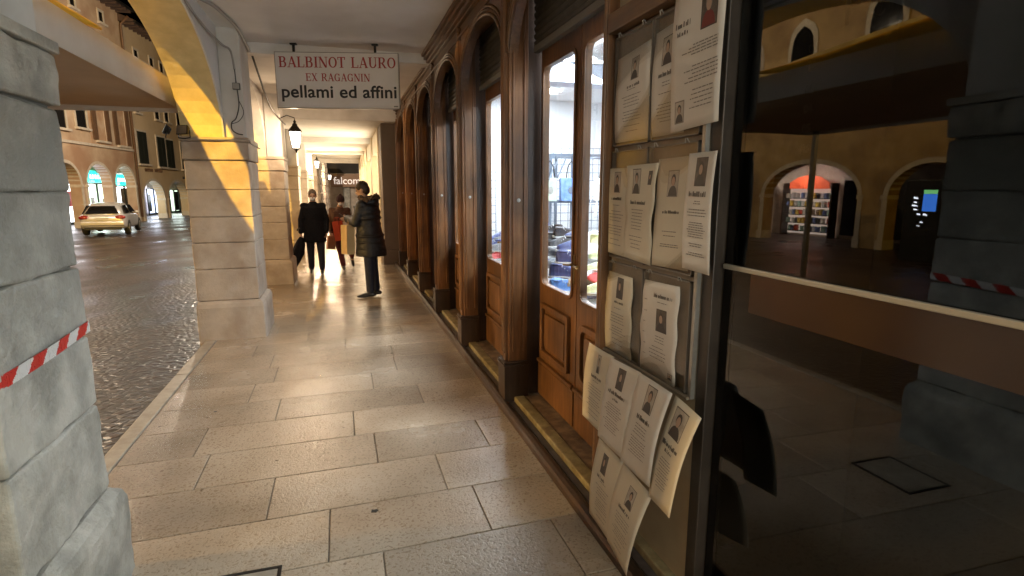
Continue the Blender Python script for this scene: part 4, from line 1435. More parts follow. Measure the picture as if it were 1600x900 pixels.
paper('cream notice in the second row whose sleeve mirrors the lit windows', (Y, 1.945, 1.712), (Y, 1.728, 1.716), (Y, 1.960, 1.300), (Y, 1.728, 1.305), 'paper_y', photos=[(0.5, 0.12, 0.30, 0.22, 2)],
      heads=[(0.5, 0.48, 0.5, 0.02)], lines=[(0.5, 0.66, 0.70, 0.5, 2, 'c'), (0.5, 0.78, 0.80, 0.6, 2, 'c')], seed=6)
paper('white notice at the right of the second row with a tall dark portrait', (1.180, 1.740, 1.722), (1.178, 1.578, 1.722), (1.178, 1.735, 1.318), (1.170, 1.580, 1.312), photos=[(0.52, 0.05, 0.40, 0.22, 3)],
      heads=[(0.48, 0.335, 0.66, 0.03)], lines=[(0.5, 0.40, 0.42, 0.3, 2, 'c'), (0.5, 0.47, 0.52, 0.72, 3, 'c'), (0.5, 0.58, 0.70, 0.74, 7, 'c'), (0.5, 0.76, 0.78, 0.66, 2, 'c'), (0.5, 0.84, 0.86, 0.66, 2, 'c')], seed=7, curl=0.014)
paper('cream ragged edged notice in the third row beside the door post', (Y, 2.350, 1.222), (Y, 2.105, 1.222), (Y, 2.362, 0.852), (Y, 2.110, 0.848), 'paper_y', photos=[(0.55, 0.05, 0.22, 0.24, 3)],
      heads=[(0.55, 0.34, 0.36, 0.022)], lines=std, wav=0.006, seed=8)
paper('white ragged edged notice in the third row with its portrait half way down', (Y, 2.015, 1.232), (Y, 1.760, 1.242), (Y, 2.022, 0.852), (Y, 1.766, 0.850), photos=[(0.58, 0.28, 0.26, 0.22, 3), (0.86, 0.9, 0.1, 0.05, 2)],
      heads=[(0.58, 0.13, 0.48, 0.03)], lines=[(0.58, 0.2, 0.22, 0.3, 1, 'c'), (0.55, 0.56, 0.62, 0.34, 3, 'c'), (0.5, 0.68, 0.80, 0.5, 4, 'c'), (0.12, 0.2, 0.8, 0.1, 6, 'c')], wav=0.005, seed=9)
paper('cream notice hanging lowest left over the glazed door frame', (1.119, 2.385, 0.868), (1.122, 2.135, 0.868), (1.094, 2.390, 0.500), (1.080, 2.135, 0.502), 'paper_y', photos=[(0.52, 0.08, 0.10, 0.22, 2)],
      heads=[(0.5, 0.36, 0.4, 0.028)], lines=std, curl=0.02, seed=10)
paper('white notice flaring out with a small portrait above a bold heading', (1.117, 2.150, 0.864), (1.118, 1.900, 0.872), (1.068, 2.155, 0.498), (1.050, 1.900, 0.505), photos=[(0.48, 0.07, 0.22, 0.23, 3)],
      heads=[(0.46, 0.36, 0.62, 0.03), (0.46, 0.43, 0.2, 0.02)], lines=[(0.46, 0.5, 0.64, 0.66, 6, 'c'), (0.46, 0.68, 0.8, 0.66, 5, 'c')], curl=0.02, seed=11)
paper('white notice flaring out with a dark haired portrait in a white frame', (1.116, 1.905, 0.874), (1.106, 1.655, 0.874), (1.052, 1.905, 0.504), (1.028, 1.662, 0.515), photos=[(0.50, 0.06, 0.26, 0.26, 0)],
      heads=[(0.48, 0.40, 0.42, 0.035)], lines=[(0.48, 0.48, 0.58, 0.46, 4, 'c'), (0.48, 0.63, 0.8, 0.56, 7, 'c')], curl=0.02, seed=12)
paper('cream notice at the right end of the flaring row above the dark window', (1.126, 1.665, 0.862), (1.122, 1.500, 0.842), (1.044, 1.668, 0.480), (1.012, 1.505, 0.490), 'paper_y', photos=[(0.42, 0.07, 0.46, 0.25, 0)],
      heads=[(0.42, 0.40, 0.66, 0.03), (0.42, 0.46, 0.3, 0.02)], lines=[(0.42, 0.54, 0.82, 0.56, 11, 'c')], curl=0.025, seed=13)
paper('cream notice at the bottom left curling away from the board', (1.092, 2.205, 0.462), (1.082, 1.940, 0.466), (1.060, 2.205, 0.085), (1.030, 1.940, 0.095), 'paper_y', photos=[(0.42, 0.10, 0.18, 0.22, 3)],
      heads=[(0.4, 0.38, 0.3, 0.025)], lines=std, curl=0.022, seed=14)
paper('lowest cream notice with its corner curling out over the step', (1.080, 1.945, 0.470), (1.062, 1.680, 0.468), (1.022, 1.945, 0.120), (0.962, 1.684, 0.150), 'paper_y', photos=[(0.55, 0.12, 0.22, 0.22, 2)],
      heads=[(0.5, 0.40, 0.42, 0.03)], lines=std, curl=0.03, seed=15)
# the little rails the lower sheets hang from
mb = MB()
mb.box(1.172, 1.665, 0.838, 1.207, 2.35, 0.848)
mb.build('hanging_rail', M['backing'], nb)

# ================================================================== DARK DISPLAY WINDOW beside the board
dw = thing('dark_shop_window', 'large unlit shop window mirroring the square and the canopy', 'shop window', (1.3, 0.4, 0))
YW0, YW1 = -0.8, 1.594
mb = MB(); mb.box(1.296, YW0, 0.03, 1.304, YW1, 3.1); mb.build('glass', M['dglass'], dw)
mb = MB()
mb.box(1.29, YW0, 0.0, 1.34, YW1, 0.028); mb.box(1.28, YW0 - 0.06, 0.0, 1.42, YW0 - 0.001, 3.2); mb.box(1.28, YW0, 3.102, 1.36, YW1, 3.2)
mb.build('frame', M['dark_trim'], dw)
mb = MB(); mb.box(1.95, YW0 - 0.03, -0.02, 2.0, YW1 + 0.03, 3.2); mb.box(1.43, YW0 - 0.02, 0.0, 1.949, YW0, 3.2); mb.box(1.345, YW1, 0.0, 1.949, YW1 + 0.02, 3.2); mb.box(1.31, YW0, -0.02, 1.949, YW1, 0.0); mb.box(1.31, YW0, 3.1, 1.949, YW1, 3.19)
mb.build('lining', M['black_room'], dw)  # added black box, painted as the darkness behind the glass
mb = MB(); mb.box(1.280, YW0, 1.334, 1.2955, YW1 - 0.01, 1.350); mb.build('transom', M['transom'], dw, bevel=0.003)
mb = MB(); mb.box(1.288, YW0, 1.208, 1.2957, 1.455, 1.333); mb.build('transom_panel', M['brown_panel'], dw)
M['ghost'] = pm('faint_vinyl', (0.10, 0.095, 0.088), rough=0.5)
M['ghost2'] = pm('fainter_vinyl', (0.035, 0.033, 0.03), rough=0.5)
for k, z in enumerate((1.98, 1.93, 1.872, 1.82, 1.768, 1.712)):
    text('0%d' % (k + 1), 0.033, (1.306, 1.318, z - 0.012), (R(90), 0, R(-90)), M['ghost'], dw, name='list_number', ext=0.0004)
text('Pan', 0.13, (1.306, 1.215, 2.01), (R(90), 0, R(-90)), M['ghost2'], dw, name='vinyl_lettering', ext=0.0004)
# wall pier and the lit neighbouring window behind the photographer
dw.location.x -= 0.05
wp = thing('wall_pier', 'plastered wall pier right of the dark window', 'pier', (1.4, -1.1, 0))
mb = MB(); mb.box(1.2, -1.35, 0, 1.6, -0.862, 3.2); mb.build('shaft', M['plaster'], wp)
nw = thing('lit_neighbour_window', 'lit shop window behind the photographer', 'shop window', (1.3, -2.6, 0))
mb = MB()
mb.box(1.25, -4.0, 0.0, 1.34, -1.352, 0.5); mb.box(1.25, -4.0, 2.9, 1.34, -1.352, 3.2); mb.box(1.25, -4.0, 0.502, 1.34, -3.9, 2.898); mb.box(1.25, -1.46, 0.502, 1.34, -1.352, 2.898)
mb.build('frame', M['wood'], nw)
mb = MB(); mb.box(1.29, -3.9, 0.502, 1.296, -1.46, 2.898); mb.build('glass', M['glass'], nw)
mb = MB(); mb.box(2.4, -4.0, 0, 2.45, -1.352, 3.2); mb.build('back_wall', M['white_wall'], nw)
mb = MB(); mb.box(1.36, -7.5, 0, 1.6, -4.01, 3.2); tag(mb.build('side_wall', M['plaster']), 'plastered side wall far behind the photographer', 'wall')

# ================================================================== CAUTION TAPE round the nearest pillar
M['tape_w'] = pm('white_tape', (0.62, 0.60, 0.58), rough=0.35)
M['tape_r'] = pm('red_tape', (0.50, 0.035, 0.025), rough=0.35)
mb = MB()
path = [(-1.50, 2.515, 1.08), (-1.30, 2.512, 1.088), (-0.985, 2.512, 1.078), (-0.955, 2.492, 1.076), (-0.953, 2.20, 1.064), (-0.955, 1.95, 1.052), (-0.962, 1.86, 1.046), (-1.00, 1.848, 1.042), (-1.5, 1.845, 1.00)]
P = [Vector(p) for p in path]
ds = [0]
for a, b in zip(P[:-1], P[1:]): ds.append(ds[-1] + (b - a).length)
def along(s):
    for i in range(len(P) - 1):
        if s <= ds[i + 1] + 1e-9: return P[i].lerp(P[i + 1], (s - ds[i]) / (ds[i + 1] - ds[i]))
    return P[-1]
hw = 0.021; n = 320
for i in range(n):
    s0, s1 = ds[-1] * i / n, ds[-1] * (i + 1) / n
    a, b = along(s0), along(s1)
    tw = 0.003 * math.sin(s0 * 9)
    for half in range(10):
        zlo, zhi = -hw + half * hw / 5, -hw + (half + 1) * hw / 5
        ph = ((s0 + (zlo + hw) * 1.0) % 0.17) / 0.17
        mb.cur = 0 if ph < 0.5 else 1
        mb.quad(a + Vector((tw, 0, zlo)), b + Vector((tw, 0, zlo)), b + Vector((tw, 0, zhi)), a + Vector((tw, 0, zhi)))
o = mb.build('barrier_tape', [M['tape_w'], M['tape_r']], smooth=False)
sd = o.modifiers.new('t', 'SOLIDIFY'); sd.thickness = 0.001
tag(o, 'red and white striped barrier tape stretched round the nearest pillar', 'tape')

# ================================================================== CABLES, JUNCTION BOX, FLOODLIGHTS
def cable(pts, r, label, mat='cable', cat='cable'):
    # smooth the polyline with Catmull-Rom
    Q = [Vector(p) for p in pts]; out = []
    for i in range(len(Q) - 1):
        p0 = Q[max(i - 1, 0)]; p1 = Q[i]; p2 = Q[i + 1]; p3 = Q[min(i + 2, len(Q) - 1)]
        for k in range(6):
            t = k / 6
            out.append(0.5 * ((2 * p1) + (-p0 + p2) * t + (2 * p0 - 5 * p1 + 4 * p2 - p3) * t * t + (-p0 + 3 * p1 - 3 * p2 + p3) * t ** 3))
    out.append(Q[-1])
    mb = MB(); mb.tube(out, r, 7)
    o = mb.build('cable', M[mat], smooth=True)
    return tag(o, label, cat)


cable([(-1.10, -1.0, 3.19), (-1.08, 2.0, 3.18), (-1.085, 4.5, 3.185), (-1.07, 5.4, 3.17), (-0.98, 5.8, 3.185), (-0.90, 6.3, 3.17), (-0.885, 6.7, 3.15), (-0.885, 7.15, 3.10)], 0.016, 'thick painted cable running along the ceiling edge above the arch', 'cable_w')
cable([(-1.09, -1.0, 3.13), (-1.09, 3.5, 3.12), (-1.09, 4.9, 3.14), (-1.09, 5.3, 3.06), (-1.08, 5.9, 3.02), (-1.04, 6.4, 3.0), (-0.99, 6.545, 2.98), (-0.965, 6.545, 2.80)], 0.011, 'thin painted cable under the ceiling edge cable', 'cable_w')
cable([(-0.965, 6.544, 2.80), (-0.962, 6.542, 2.70), (-0.96, 6.540, 2.60)], 0.006, 'short dark cable running down into the junction box')
cable([(-0.955, 6.538, 2.60), (-0.95, 6.535, 2.45), (-0.985, 6.53, 2.32), (-1.03, 6.525, 2.27), (-1.03, 6.52, 2.20), (-0.98, 6.50, 2.16), (-0.93, 6.49, 2.15)], 0.006, 'dark cable hanging from the junction box in a loop to the pillar ledge')
cable([(-0.95, 6.53, 2.50), (-0.91, 6.53, 2.38), (-0.96, 6.525, 2.29), (-1.03, 6.525, 2.26)], 0.004, 'thin cable loop beside the hanging one')
cable([(-1.46, 6.455, 2.10), (-1.2, 6.455, 2.095), (-0.90, 6.455, 2.10), (-0.86, 6.50, 2.06), (-0.85, 7.1, 2.05)], 0.007, 'cable clipped along the pillar ledge', 'cable_w')
jb = thing('junction_box', 'small grey electric box on the wall above the pillar ledge', 'electric box', (-0.96, 6.53, 2.63))
mb = MB(); mb.box(-0.995, 6.515, 2.60, -0.925, 6.552, 2.665); mb.build('body', M['cable'], jb, bevel=0.004)
mb = MB(); mb.box(-0.99, 6.510, 2.605, -0.93, 6.514, 2.66); mb.build('lid', M['cable_w'], jb, bevel=0.002)
cable([(-0.872, 7.25, 3.08), (-0.875, 8.5, 2.78), (-0.872, 9.3, 2.72), (-0.868, 10.1, 2.70), (-0.866, 10.9, 2.72)], 0.012, 'cable swooping along the wall from pillar to pillar', 'cable')


def floodlight(x, y, z, rz, tilt, label):
    t = thing('floodlight', label, 'floodlight', (x, y, z), group='floodlights on the pillar corner')
    T = Matrix.Translation((x, y, z)) @ Matrix.Rotation(rz, 4, 'Z') @ Matrix.Rotation(tilt, 4, 'X') @ Matrix.Scale(0.62, 4)
    mb = MB(); mb.loft([[T @ Vector(p) for p in ((-0.07, 0.05, -0.045), (0.07, 0.05, -0.045), (0.07, 0.05, 0.045), (-0.07, 0.05, 0.045))],
                        [T @ Vector(p) for p in ((-0.10, -0.02, -0.07), (0.10, -0.02, -0.07), (0.10, -0.02, 0.07), (-0.10, -0.02, 0.07))],
                        [T @ Vector(p) for p in ((-0.105, -0.04, -0.075), (0.105, -0.04, -0.075), (0.105, -0.04, 0.075), (-0.105, -0.04, 0.075))]])
    mb.build('housing', M['iron'], t, bevel=0.004)
    mb = MB(); mb.box(-0.09, -0.048, -0.062, 0.09, -0.041, 0.062, T); mb.build('front_glass', M['metal'], t)
    mb = MB(); mb.tube([T @ Vector((-0.11, 0, 0)), T @ Vector((-0.11, 0.02, -0.11)), T @ Vector((0, 0.03, -0.125)), T @ Vector((0.11, 0.02, -0.11)), T @ Vector((0.11, 0, 0))], 0.006, 6)
    mb.build('yoke', M['iron'], t)
    return t


floodlight(-1.60, 6.42, 2.17, R(-75), R(-25), 'dark floodlight pointing out to the square from the pillar corner')
floodlight(-1.45, 6.40, 2.17, R(-30), R(-10), 'second floodlight with pale glass on the pillar ledge')
dp = thing('drain_pipe', 'dark rainwater pipe running down behind the floodlit pillar', 'pipe', (-1.56, 6.9, 0))
mb = MB(); mb.tube([(-1.56, 6.95, 9), (-1.56, 6.95, 1.55)], 0.045, 10); mb.build('pipe', M['iron'], dp, smooth=True)
mb = MB()
for z in (1.7, 2.6, 3.6, 5): mb.box(-1.62, 6.9, z, -1.50, 7.0, z + 0.03)
mb.build('bracket', M['iron'], dp)
# ================================================================== CANOPY over the square side
cn = thing('market_canopy', 'large white canvas canopy with a deep valance hanging beside the arcade', 'canopy', (-3.2, 3.5, -0.15))
CX0, CX1, CY0, CY1 = -4.9, -1.60, -6.5, 7.45  # unseen rear length added to block sodium light behind the camera
ZB1, ZT1 = 2.45, 2.70
# roof: hipped canvas with sagging surface
mb = MB()
RX, RY0, RY1, RZ = -2.85, 1.6, 4.2, 3.24
N = 14
def roofpt(u, v):
    x = CX0 + (CX1 - CX0) * u; y = CY0 + (CY1 - CY0) * v
    dx = (x - RX) / (CX1 - RX) if x > RX else (RX - x) / (RX - CX0); dy = 0 if RY0 <= y <= RY1 else (RY0 - y) / (RY0 - CY0) if y < RY0 else (y - RY1) / (CY1 - RY1)
    t = max(dx, dy)
    return (x, y, ZT1 + (RZ - ZT1) * (1 - t) ** 1.12 - 0.03 * math.sin(PI * t) + 0.012 * math.sin(y * 2.3) * t)
for i in range(N):
    for j in range(N * 2):
        a, b, c, d = (i / N, j / (2 * N)), ((i + 1) / N, j / (2 * N)), ((i + 1) / N, (j + 1) / (2 * N)), (i / N, (j + 1) / (2 * N))
        mb.quad(roofpt(*a), roofpt(*b), roofpt(*c), roofpt(*d))
o = mb.build('roof', M['canvas'], cn, smooth=True)
sd = o.modifiers.new('t', 'SOLIDIFY'); sd.thickness = 0.004
# valance all round, gently waving
def valance(p0, p1, name='valance'):
    mb = MB(); n = 40
    a, b = Vector(p0), Vector(p1); nn = Vector((-(b - a).y, (b - a).x, 0)).normalized()
    for i in range(n):
        for (z0, z1, k0, k1) in ((ZB1, (ZB1 + ZT1) / 2, 1, .6), ((ZB1 + ZT1) / 2, ZT1, .6, 0)):
            q = []
            for t, z, k in ((i / n, z0, k0), ((i + 1) / n, z0, k0), ((i + 1) / n, z1, k1), (i / n, z1, k1)):
                s = 0.005 * k * math.sin(t * 14) + 0.002 * k * math.sin(t * 31 + 1)
                p = a.lerp(b, t) + nn * s; q.append((p.x, p.y, z + (0.006 * math.sin(t * 11) if z == ZB1 else 0)))
            mb.quad(*q)
    o = mb.build(name, M['canvas'], cn, smooth=True)
    sd = o.modifiers.new('t', 'SOLIDIFY'); sd.thickness = 0.004
valance((CX1, CY0, 0), (CX1, CY1, 0)); valance((CX1, CY1, 0), (CX0, CY1, 0)); valance((CX0, CY1, 0), (CX0, CY0, 0)); valance((CX0, CY0, 0), (CX1, CY0, 0))
# inner flat lining hiding the frame
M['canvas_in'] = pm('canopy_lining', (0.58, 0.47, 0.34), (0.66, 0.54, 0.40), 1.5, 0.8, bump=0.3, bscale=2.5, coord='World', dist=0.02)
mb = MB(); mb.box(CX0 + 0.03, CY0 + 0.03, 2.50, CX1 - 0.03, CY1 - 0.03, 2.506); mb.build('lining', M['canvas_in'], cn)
M['pole_w'] = pm('grey_canopy_steel', (0.25, 0.24, 0.22), rough=0.4, metal=0.6)
for x, y in ((CX0 + 0.1, CY0 + 0.1), (CX0 + 0.1, 3.1), (CX0 + 0.1, CY1 - 0.1), (CX1 - 0.15, CY0 + 0.1)):
    mb = MB(); mb.box(x - 0.035, y - 0.035, -0.4, x + 0.035, y + 0.035, 2.5); mb.build('post', M['pole_w'], cn, bevel=0.005)
# added canvas fold on the valance, yellow lamp light put into its colour
mb = MB()
pts = []
for k in range(26):
    t = k / 25; pts.append((CX1 - 0.02 - 0.05 * math.sin(PI * t), 2.6 + 2.45 * t, ZT1 + 0.045 + 0.02 * math.sin(t * 7)))
mb.tube(pts, [0.06 - 0.05 * (k / 25) ** 3 for k in range(26)], 10)
tag(mb.build('lit_canvas_fold', M['canvas_y'], smooth=True), 'yellow lamp light painted on a canvas tarpaulin lying along the top edge of the canopy', 'fold')

# ================================================================== BUILDINGS ROUND THE SQUARE
FO = (-12.9, 43.0, -0.55); FR = R(-6)
ca_, sa_ = math.cos(FR), math.sin(FR)
M['fac1'] = pm('peach_stucco', (0.42, 0.30, 0.20), (0.55, 0.42, 0.30), 0.8, 0.85, bump=0.3, bscale=12, coord='World', c3=(0.36, 0.22, 0.14), s3=0.45)
M['fac1b'] = pm('worn_fresco_stucco', (0.38, 0.22, 0.13), (0.50, 0.34, 0.22), 1.2, 0.85, bump=0.3, bscale=12, coord='World', c3=(0.55, 0.45, 0.34), s3=0.6)
M['fac2'] = pm('cream_stucco', (0.52, 0.40, 0.26), (0.62, 0.50, 0.34), 0.6, 0.85, bump=0.2, bscale=12, coord='World', c3=(0.46, 0.32, 0.18), s3=0.3)
M['fac3'] = pm('golden_stone_front', (0.40, 0.27, 0.12), (0.52, 0.37, 0.19), 1.5, 0.8, bump=0.5, bscale=8, coord='World', c3=(0.28, 0.18, 0.09), s3=0.7)
M['trimst'] = pm('pale_arch_stone', (0.50, 0.44, 0.37), (0.62, 0.56, 0.48), 5, 0.7, coord='World')
M['pane'] = pm('dark_window_pane', (0.015, 0.014, 0.014), rough=0.12)
M['shut'] = pm('dark_green_shutter', (0.018, 0.022, 0.018), rough=0.6)
M['shut_b'] = pm('brown_shutter', (0.11, 0.06, 0.035), (0.16, 0.09, 0.05), 8, 0.6, coord='World')
M['roof'] = pm('dark_clay_roof', (0.05, 0.032, 0.025), (0.09, 0.055, 0.04), 6, 0.9, coord='World')
M['teal_lit'] = emit('teal_lit_sign', (0.02, 0.75, 0.62), 1.6)
M['white_shop'] = emit('bright_shop_interior', (0.93, 0.96, 1.0), 2.3)
M['green_shop'] = emit('greenish_shop_interior', (0.72, 0.92, 0.70), 1.2)
M['blue_shop'] = emit('pale_blue_shop_screen', (0.62, 0.72, 1.0), 1.6)
M['red_post'] = pm('red_shop_poster', (0.5, 0.03, 0.04), rough=0.5)


def building(label, v0, v1, H, wallmat, arches, spring, zt, backdepth=2.6, upper=None, shoplist=(), windows=(), string=None, group=None, depth=9.0):
    t = thing('arcaded_house', label, 'building', FO, FR, group='houses round the square')
    t['_o'] = (0, 0, 0)
    th = 0.55
    arches = sorted(arches)
    edges = [v0] + [e for a in arches for e in (a[0], a[1])] + [v1]
    for i in range(0, len(edges), 2):
        if edges[i + 1] - edges[i] > 0.01:
            mb = MB(); mb.box(-th, edges[i], -0.2, 0, edges[i + 1], zt); mb.build('pier', M[wallmat], t, world=False)
    mb = MB()
    for (a, b, rise) in arches: arch_strip(mb, -th, 0, a, b, spring, zt, rise, n=16)
    if arches: mb.build('arch', M[wallmat], t, world=False)
    # pale stone archivolts, imposts and bases
    mb = MB()
    for (a, b, rise) in arches:
        yc, ra = (a + b) / 2, (b - a) / 2
        n = 18
        for k in range(n):
            q = []
            for kk, ro in ((k, 0.0), (k + 1, 0.0), (k + 1, 0.17), (k, 0.17)):
                tt_ = PI * kk / n; q.append((0.03, yc - (ra + ro) * math.cos(tt_), spring + (rise + ro) * math.sin(tt_)))
            mb.quad(*q)
            q2 = [(0.03, yc - ra * math.cos(PI * kk / n), spring + rise * math.sin(PI * kk / n)) for kk in (k, k + 1)]
            mb.quad(q2[0], q2[1], (-th, q2[1][1], q2[1][2] - 0.004), (-th, q2[0][1], q2[0][2] - 0.004))
        for e, s in ((a, -1), (b, 1)):
            mb.box(-th - 0.01, e - 0.02 * s, spring - 0.12, 0.07, e + 0.22 * s, spring + 0.03)
            mb.box(-0.02, e + 0.0 * s, 0.35, 0.03, e + 0.19 * s, spring - 0.121)
            mb.box(-th - 0.01, e - 0.02 * s, -0.2, 0.07, e + 0.24 * s, 0.35)
    if arches: mb.build('arch_trim', M['trimst'], t, world=False)
    mb = MB(); mb.box(-depth, v0, zt + 0.002, 0, v1, H); mb.build('wall', M[upper or wallmat], t, world=False)
    mb = MB(); mb.box(-backdepth - 0.3, v0, -0.2, -backdepth, v1, zt); mb.build('portico_wall', M['stone2'], t, world=False)
    mb = MB(); mb.box(-backdepth, v0 + 0.02, zt - 0.10, -th - 0.01, v1 - 0.02, zt - 0.002); mb.build('portico_ceiling', M['plaster'], t, world=False)
    # roof with projecting eaves and rafters
    mb = MB()
    mb.prism([(0.9, H + 0.02), (0.9, H + 0.14), (-depth / 2, H + 2.2), (-depth, H + 0.2), (-depth, H + 0.02)], 'y', v0, v1)
    rf = mb.build('roof', M['roof'], t, world=False)
    mb = MB()
    y = v0 + 0.2
    while y < v1: mb.box(0.0, y, H - 0.14, 0.85, y + 0.12, H + 0.018); y += 0.6
    mb.build('rafter', M['roof'], rf, world=False)
    mb = MB(); mb.tube([(0.95, v0, H + 0.02), (0.95, v1, H + 0.02)], 0.09, 8); mb.build('gutter', M['iron'], rf, world=False)
    if string:
        mb = MB()
        for z in string: mb.box(0, v0, z, 0.10, v1, z + 0.14)
        mb.build('string_course', M['trimst'], t, world=False)
    for (yc, z0, w, h, st) in windows:
        mb = MB()
        if st == 'gothic':
            P2 = [(yc - w / 2, z0), (yc + w / 2, z0), (yc + w / 2, z0 + h * 0.55)] + [(yc + w / 2 * math.cos(a), z0 + h * 0.55 + h * 0.42 * math.sin(a) ** 0.8) for a in (0.5, 0.9, 1.25)] + [(yc, z0 + h)] + [(yc - w / 2 * math.cos(a), z0 + h * 0.55 + h * 0.42 * math.sin(a) ** 0.8) for a in (1.25, 0.9, 0.5)] + [(yc - w / 2, z0 + h * 0.55)]
            O2 = [(yc + (p[0] - yc) * 1.35, z0 + (p[1] - z0) * 1.14) for p in P2]
            mb.prism(O2, 'x', 0.001, 0.07)
            f = mb.build('window', M['trimst'], t, world=False)
            mb = MB(); mb.prism(P2, 'x', 0.071, 0.09); mb.build('pane', M['pane'], f, world=False)
            mb = MB(); mb.box(0, yc - w * 0.8, z0 - 0.14, 0.22, yc + w * 0.8, z0 - 0.001); mb.build('sill', M['trimst'], f, world=False)
        else:
            e = 0.13
            mb.box(0.001, yc - w / 2 - e, z0 - 0.02, 0.05, yc - w / 2, z0 + h + e); mb.box(0.001, yc + w / 2, z0 - 0.02, 0.05, yc + w / 2 + e, z0 + h + e); mb.box(0.001, yc - w / 2, z0 + h, 0.05, yc + w / 2, z0 + h + e)
            f = mb.build('window', M['trimst'], t, world=False)
            mb = MB(); mb.box(0.002, yc - w / 2, z0, 0.012, yc + w / 2, z0 + h); mb.build('pane', M['pane'], f, world=False)
            mb = MB(); mb.box(0, yc - w / 2 - 0.22, z0 - 0.14, 0.18, yc + w / 2 + 0.22, z0 - 0.021); mb.build('sill', M['trimst'], f, world=False)
            if st in ('shut', 'shutb', 'closed'):
                for s in (-1, 1):
                    mb = MB()
                    if st == 'closed':
                        a0, a1 = (yc - w / 2, yc - 0.01) if s < 0 else (yc + 0.01, yc + w / 2)
                        mb.box(0.05, a0, z0, 0.09, a1, z0 + h)
                        z = z0 + 0.06
                        while z < z0 + h - 0.08: mb.box(0.09, a0 + 0.05, z, 0.10, a1 - 0.05, z + 0.05); z += 0.11
                    else:
                        a0, a1 = (yc - w / 2 - w / 2, yc - w / 2 - 0.01) if s < 0 else (yc + w / 2 + 0.01, yc + w)
                        mb.box(0.06, a0, z0, 0.10, a1, z0 + h)
                        z = z0 + 0.06
                        while z < z0 + h - 0.08: mb.box(0.10, a0 + 0.05, z, 0.11, a1 - 0.05, z + 0.05); z += 0.11
                    mb.build('shutter', M['shut' if st != 'shutb' else 'shut_b'], f, world=False)
    return t


# the two fronts seen past the canopy
b1 = building('peach stuccoed arcaded house with lit teal shop signs behind the car', -9.2, 0.2, 13.2, 'fac1', [(-8.95, -6.45, 1.15), (-5.80, -3.05, 1.2), (-2.65, 0.0, 1.2)], 2.35, 4.35,
              windows=[(-7.6, 5.3, 0.95, 2.1, 'plain'), (-5.6, 5.5, 1.0, 1.9, 'plain'), (-3.6, 4.95, 1.0, 2.5, 'shutb'), (-1.1, 4.85, 1.0, 2.6, 'shutb'), (-7.6, 9.0, 0.9, 1.8, 'plain'), (-4.8, 9.2, 0.9, 1.8, 'shutb'), (-1.9, 9.2, 0.9, 1.8, 'plain'),
                                (-8.2, 11.9, 0.5, 0.6, 'plain'), (-5.0, 11.9, 0.5, 0.6, 'plain'), (-2.0, 11.9, 0.5, 0.6, 'plain')], string=(4.55, 8.4), upper='fac1')
# worn painted panel of the same front
mb = MB(); mb.box(0.001, -4.75, 4.70, 0.02, 0.10, 8.2); o = mb.build('fresco_panel', M['fac1b'], b1, world=False)
b2 = building('cream house with dark closed shutters and two low wide arches', 0.2, 10.6, 12.6, 'fac2', [(0.95, 4.45, 1.25), (5.2, 9.0, 1.25)], 1.45, 3.25,
              windows=[(1.6, 3.85, 1.35, 2.1, 'closed'), (4.65, 3.75, 1.3, 2.1, 'closed'), (6.2, 3.72, 1.3, 2.05, 'closed'), (9.1, 3.7, 1.3, 2.05, 'closed'), (1.4, 7.2, 0.6, 1.4, 'plain'), (4.6, 7.1, 0.7, 1.6, 'plain'), (6.3, 7.1, 0.7, 1.6, 'plain'), (8.6, 7.1, 0.7, 1.6, 'plain'),
                                (2.2, 10.6, 0.6, 0.7, 'plain'), (4.6, 10.6, 0.6, 0.7, 'plain'), (6.3, 10.6, 0.6, 0.7, 'plain'), (8.6, 10.6, 0.6, 0.7, 'plain')], string=(9.9,), backdepth=3.4)
# dark fascia lettering over its arches (too worn to read): two short words of uprights
mb = MB(); rl = random.Random(3)
for (a, b) in ((1.65, 2.95), (3.2, 4.4)):
    x = a
    while x < b:
        mb.box(0.002, x, 3.32, 0.03, x + 0.09, 3.54); mb.box(0.002, x + 0.09, rl.choice((3.32, 3.42, 3.50)), 0.028, x + 0.15, rl.choice((3.36, 3.46, 3.54)) + 0.01); x += 0.19
mb.build('painted_lettering', M['shut_b'], b2, world=False)
b3 = building('shadowed house closing the left side of the square at its far end', 10.6, 24, 11.5, 'fac1', [(11.5, 14.5, 1.2), (15.5, 18.5, 1.2)], 1.9, 3.6, backdepth=3.4, windows=[(12.5, 4.4, 1.2, 2, 'closed'), (16, 4.4, 1.2, 2, 'closed'), (19.5, 4.4, 1.2, 2, 'closed')])
b4 = building('plain peach house hidden mostly behind the nearest pillar', -17.0, -9.2, 12.8, 'fac1b', [(-16.4, -13.6, 1.2), (-12.8, -10.0, 1.2)], 2.2, 4.1, windows=[(-15, 5.2, 1.0, 2, 'shutb'), (-11.4, 5.2, 1.0, 2, 'shutb'), (-15, 9.0, 1.0, 1.7, 'plain'), (-11.4, 9.0, 1.0, 1.7, 'plain')], string=(4.4,))
b5 = building('golden stone palace with pointed arch windows above the bookshop, seen mirrored in the dark window', -31.2, -17.0, 14.5, 'fac3', [(-21.6, -19.3, 1.0), (-27.0, -22.7, 1.25), (-30.9, -28.1, 1.1)], 1.9, 4.0,
              windows=[(-21.5, 6.35, 1.0, 1.9, 'gothic'), (-24.1, 6.35, 1.0, 2.1, 'gothic'), (-27.4, 6.5, 1.1, 2.3, 'gothic'), (-19.0, 6.35, 1.0, 1.9, 'gothic'), (-30.0, 6.4, 1.0, 2.0, 'gothic'), (-21.5, 10.4, 1.0, 1.9, 'plain'), (-24.1, 10.4, 1.0, 1.9, 'plain'), (-27.4, 10.4, 1.0, 1.9, 'plain')], string=(5.2, 9.6), backdepth=3.0)
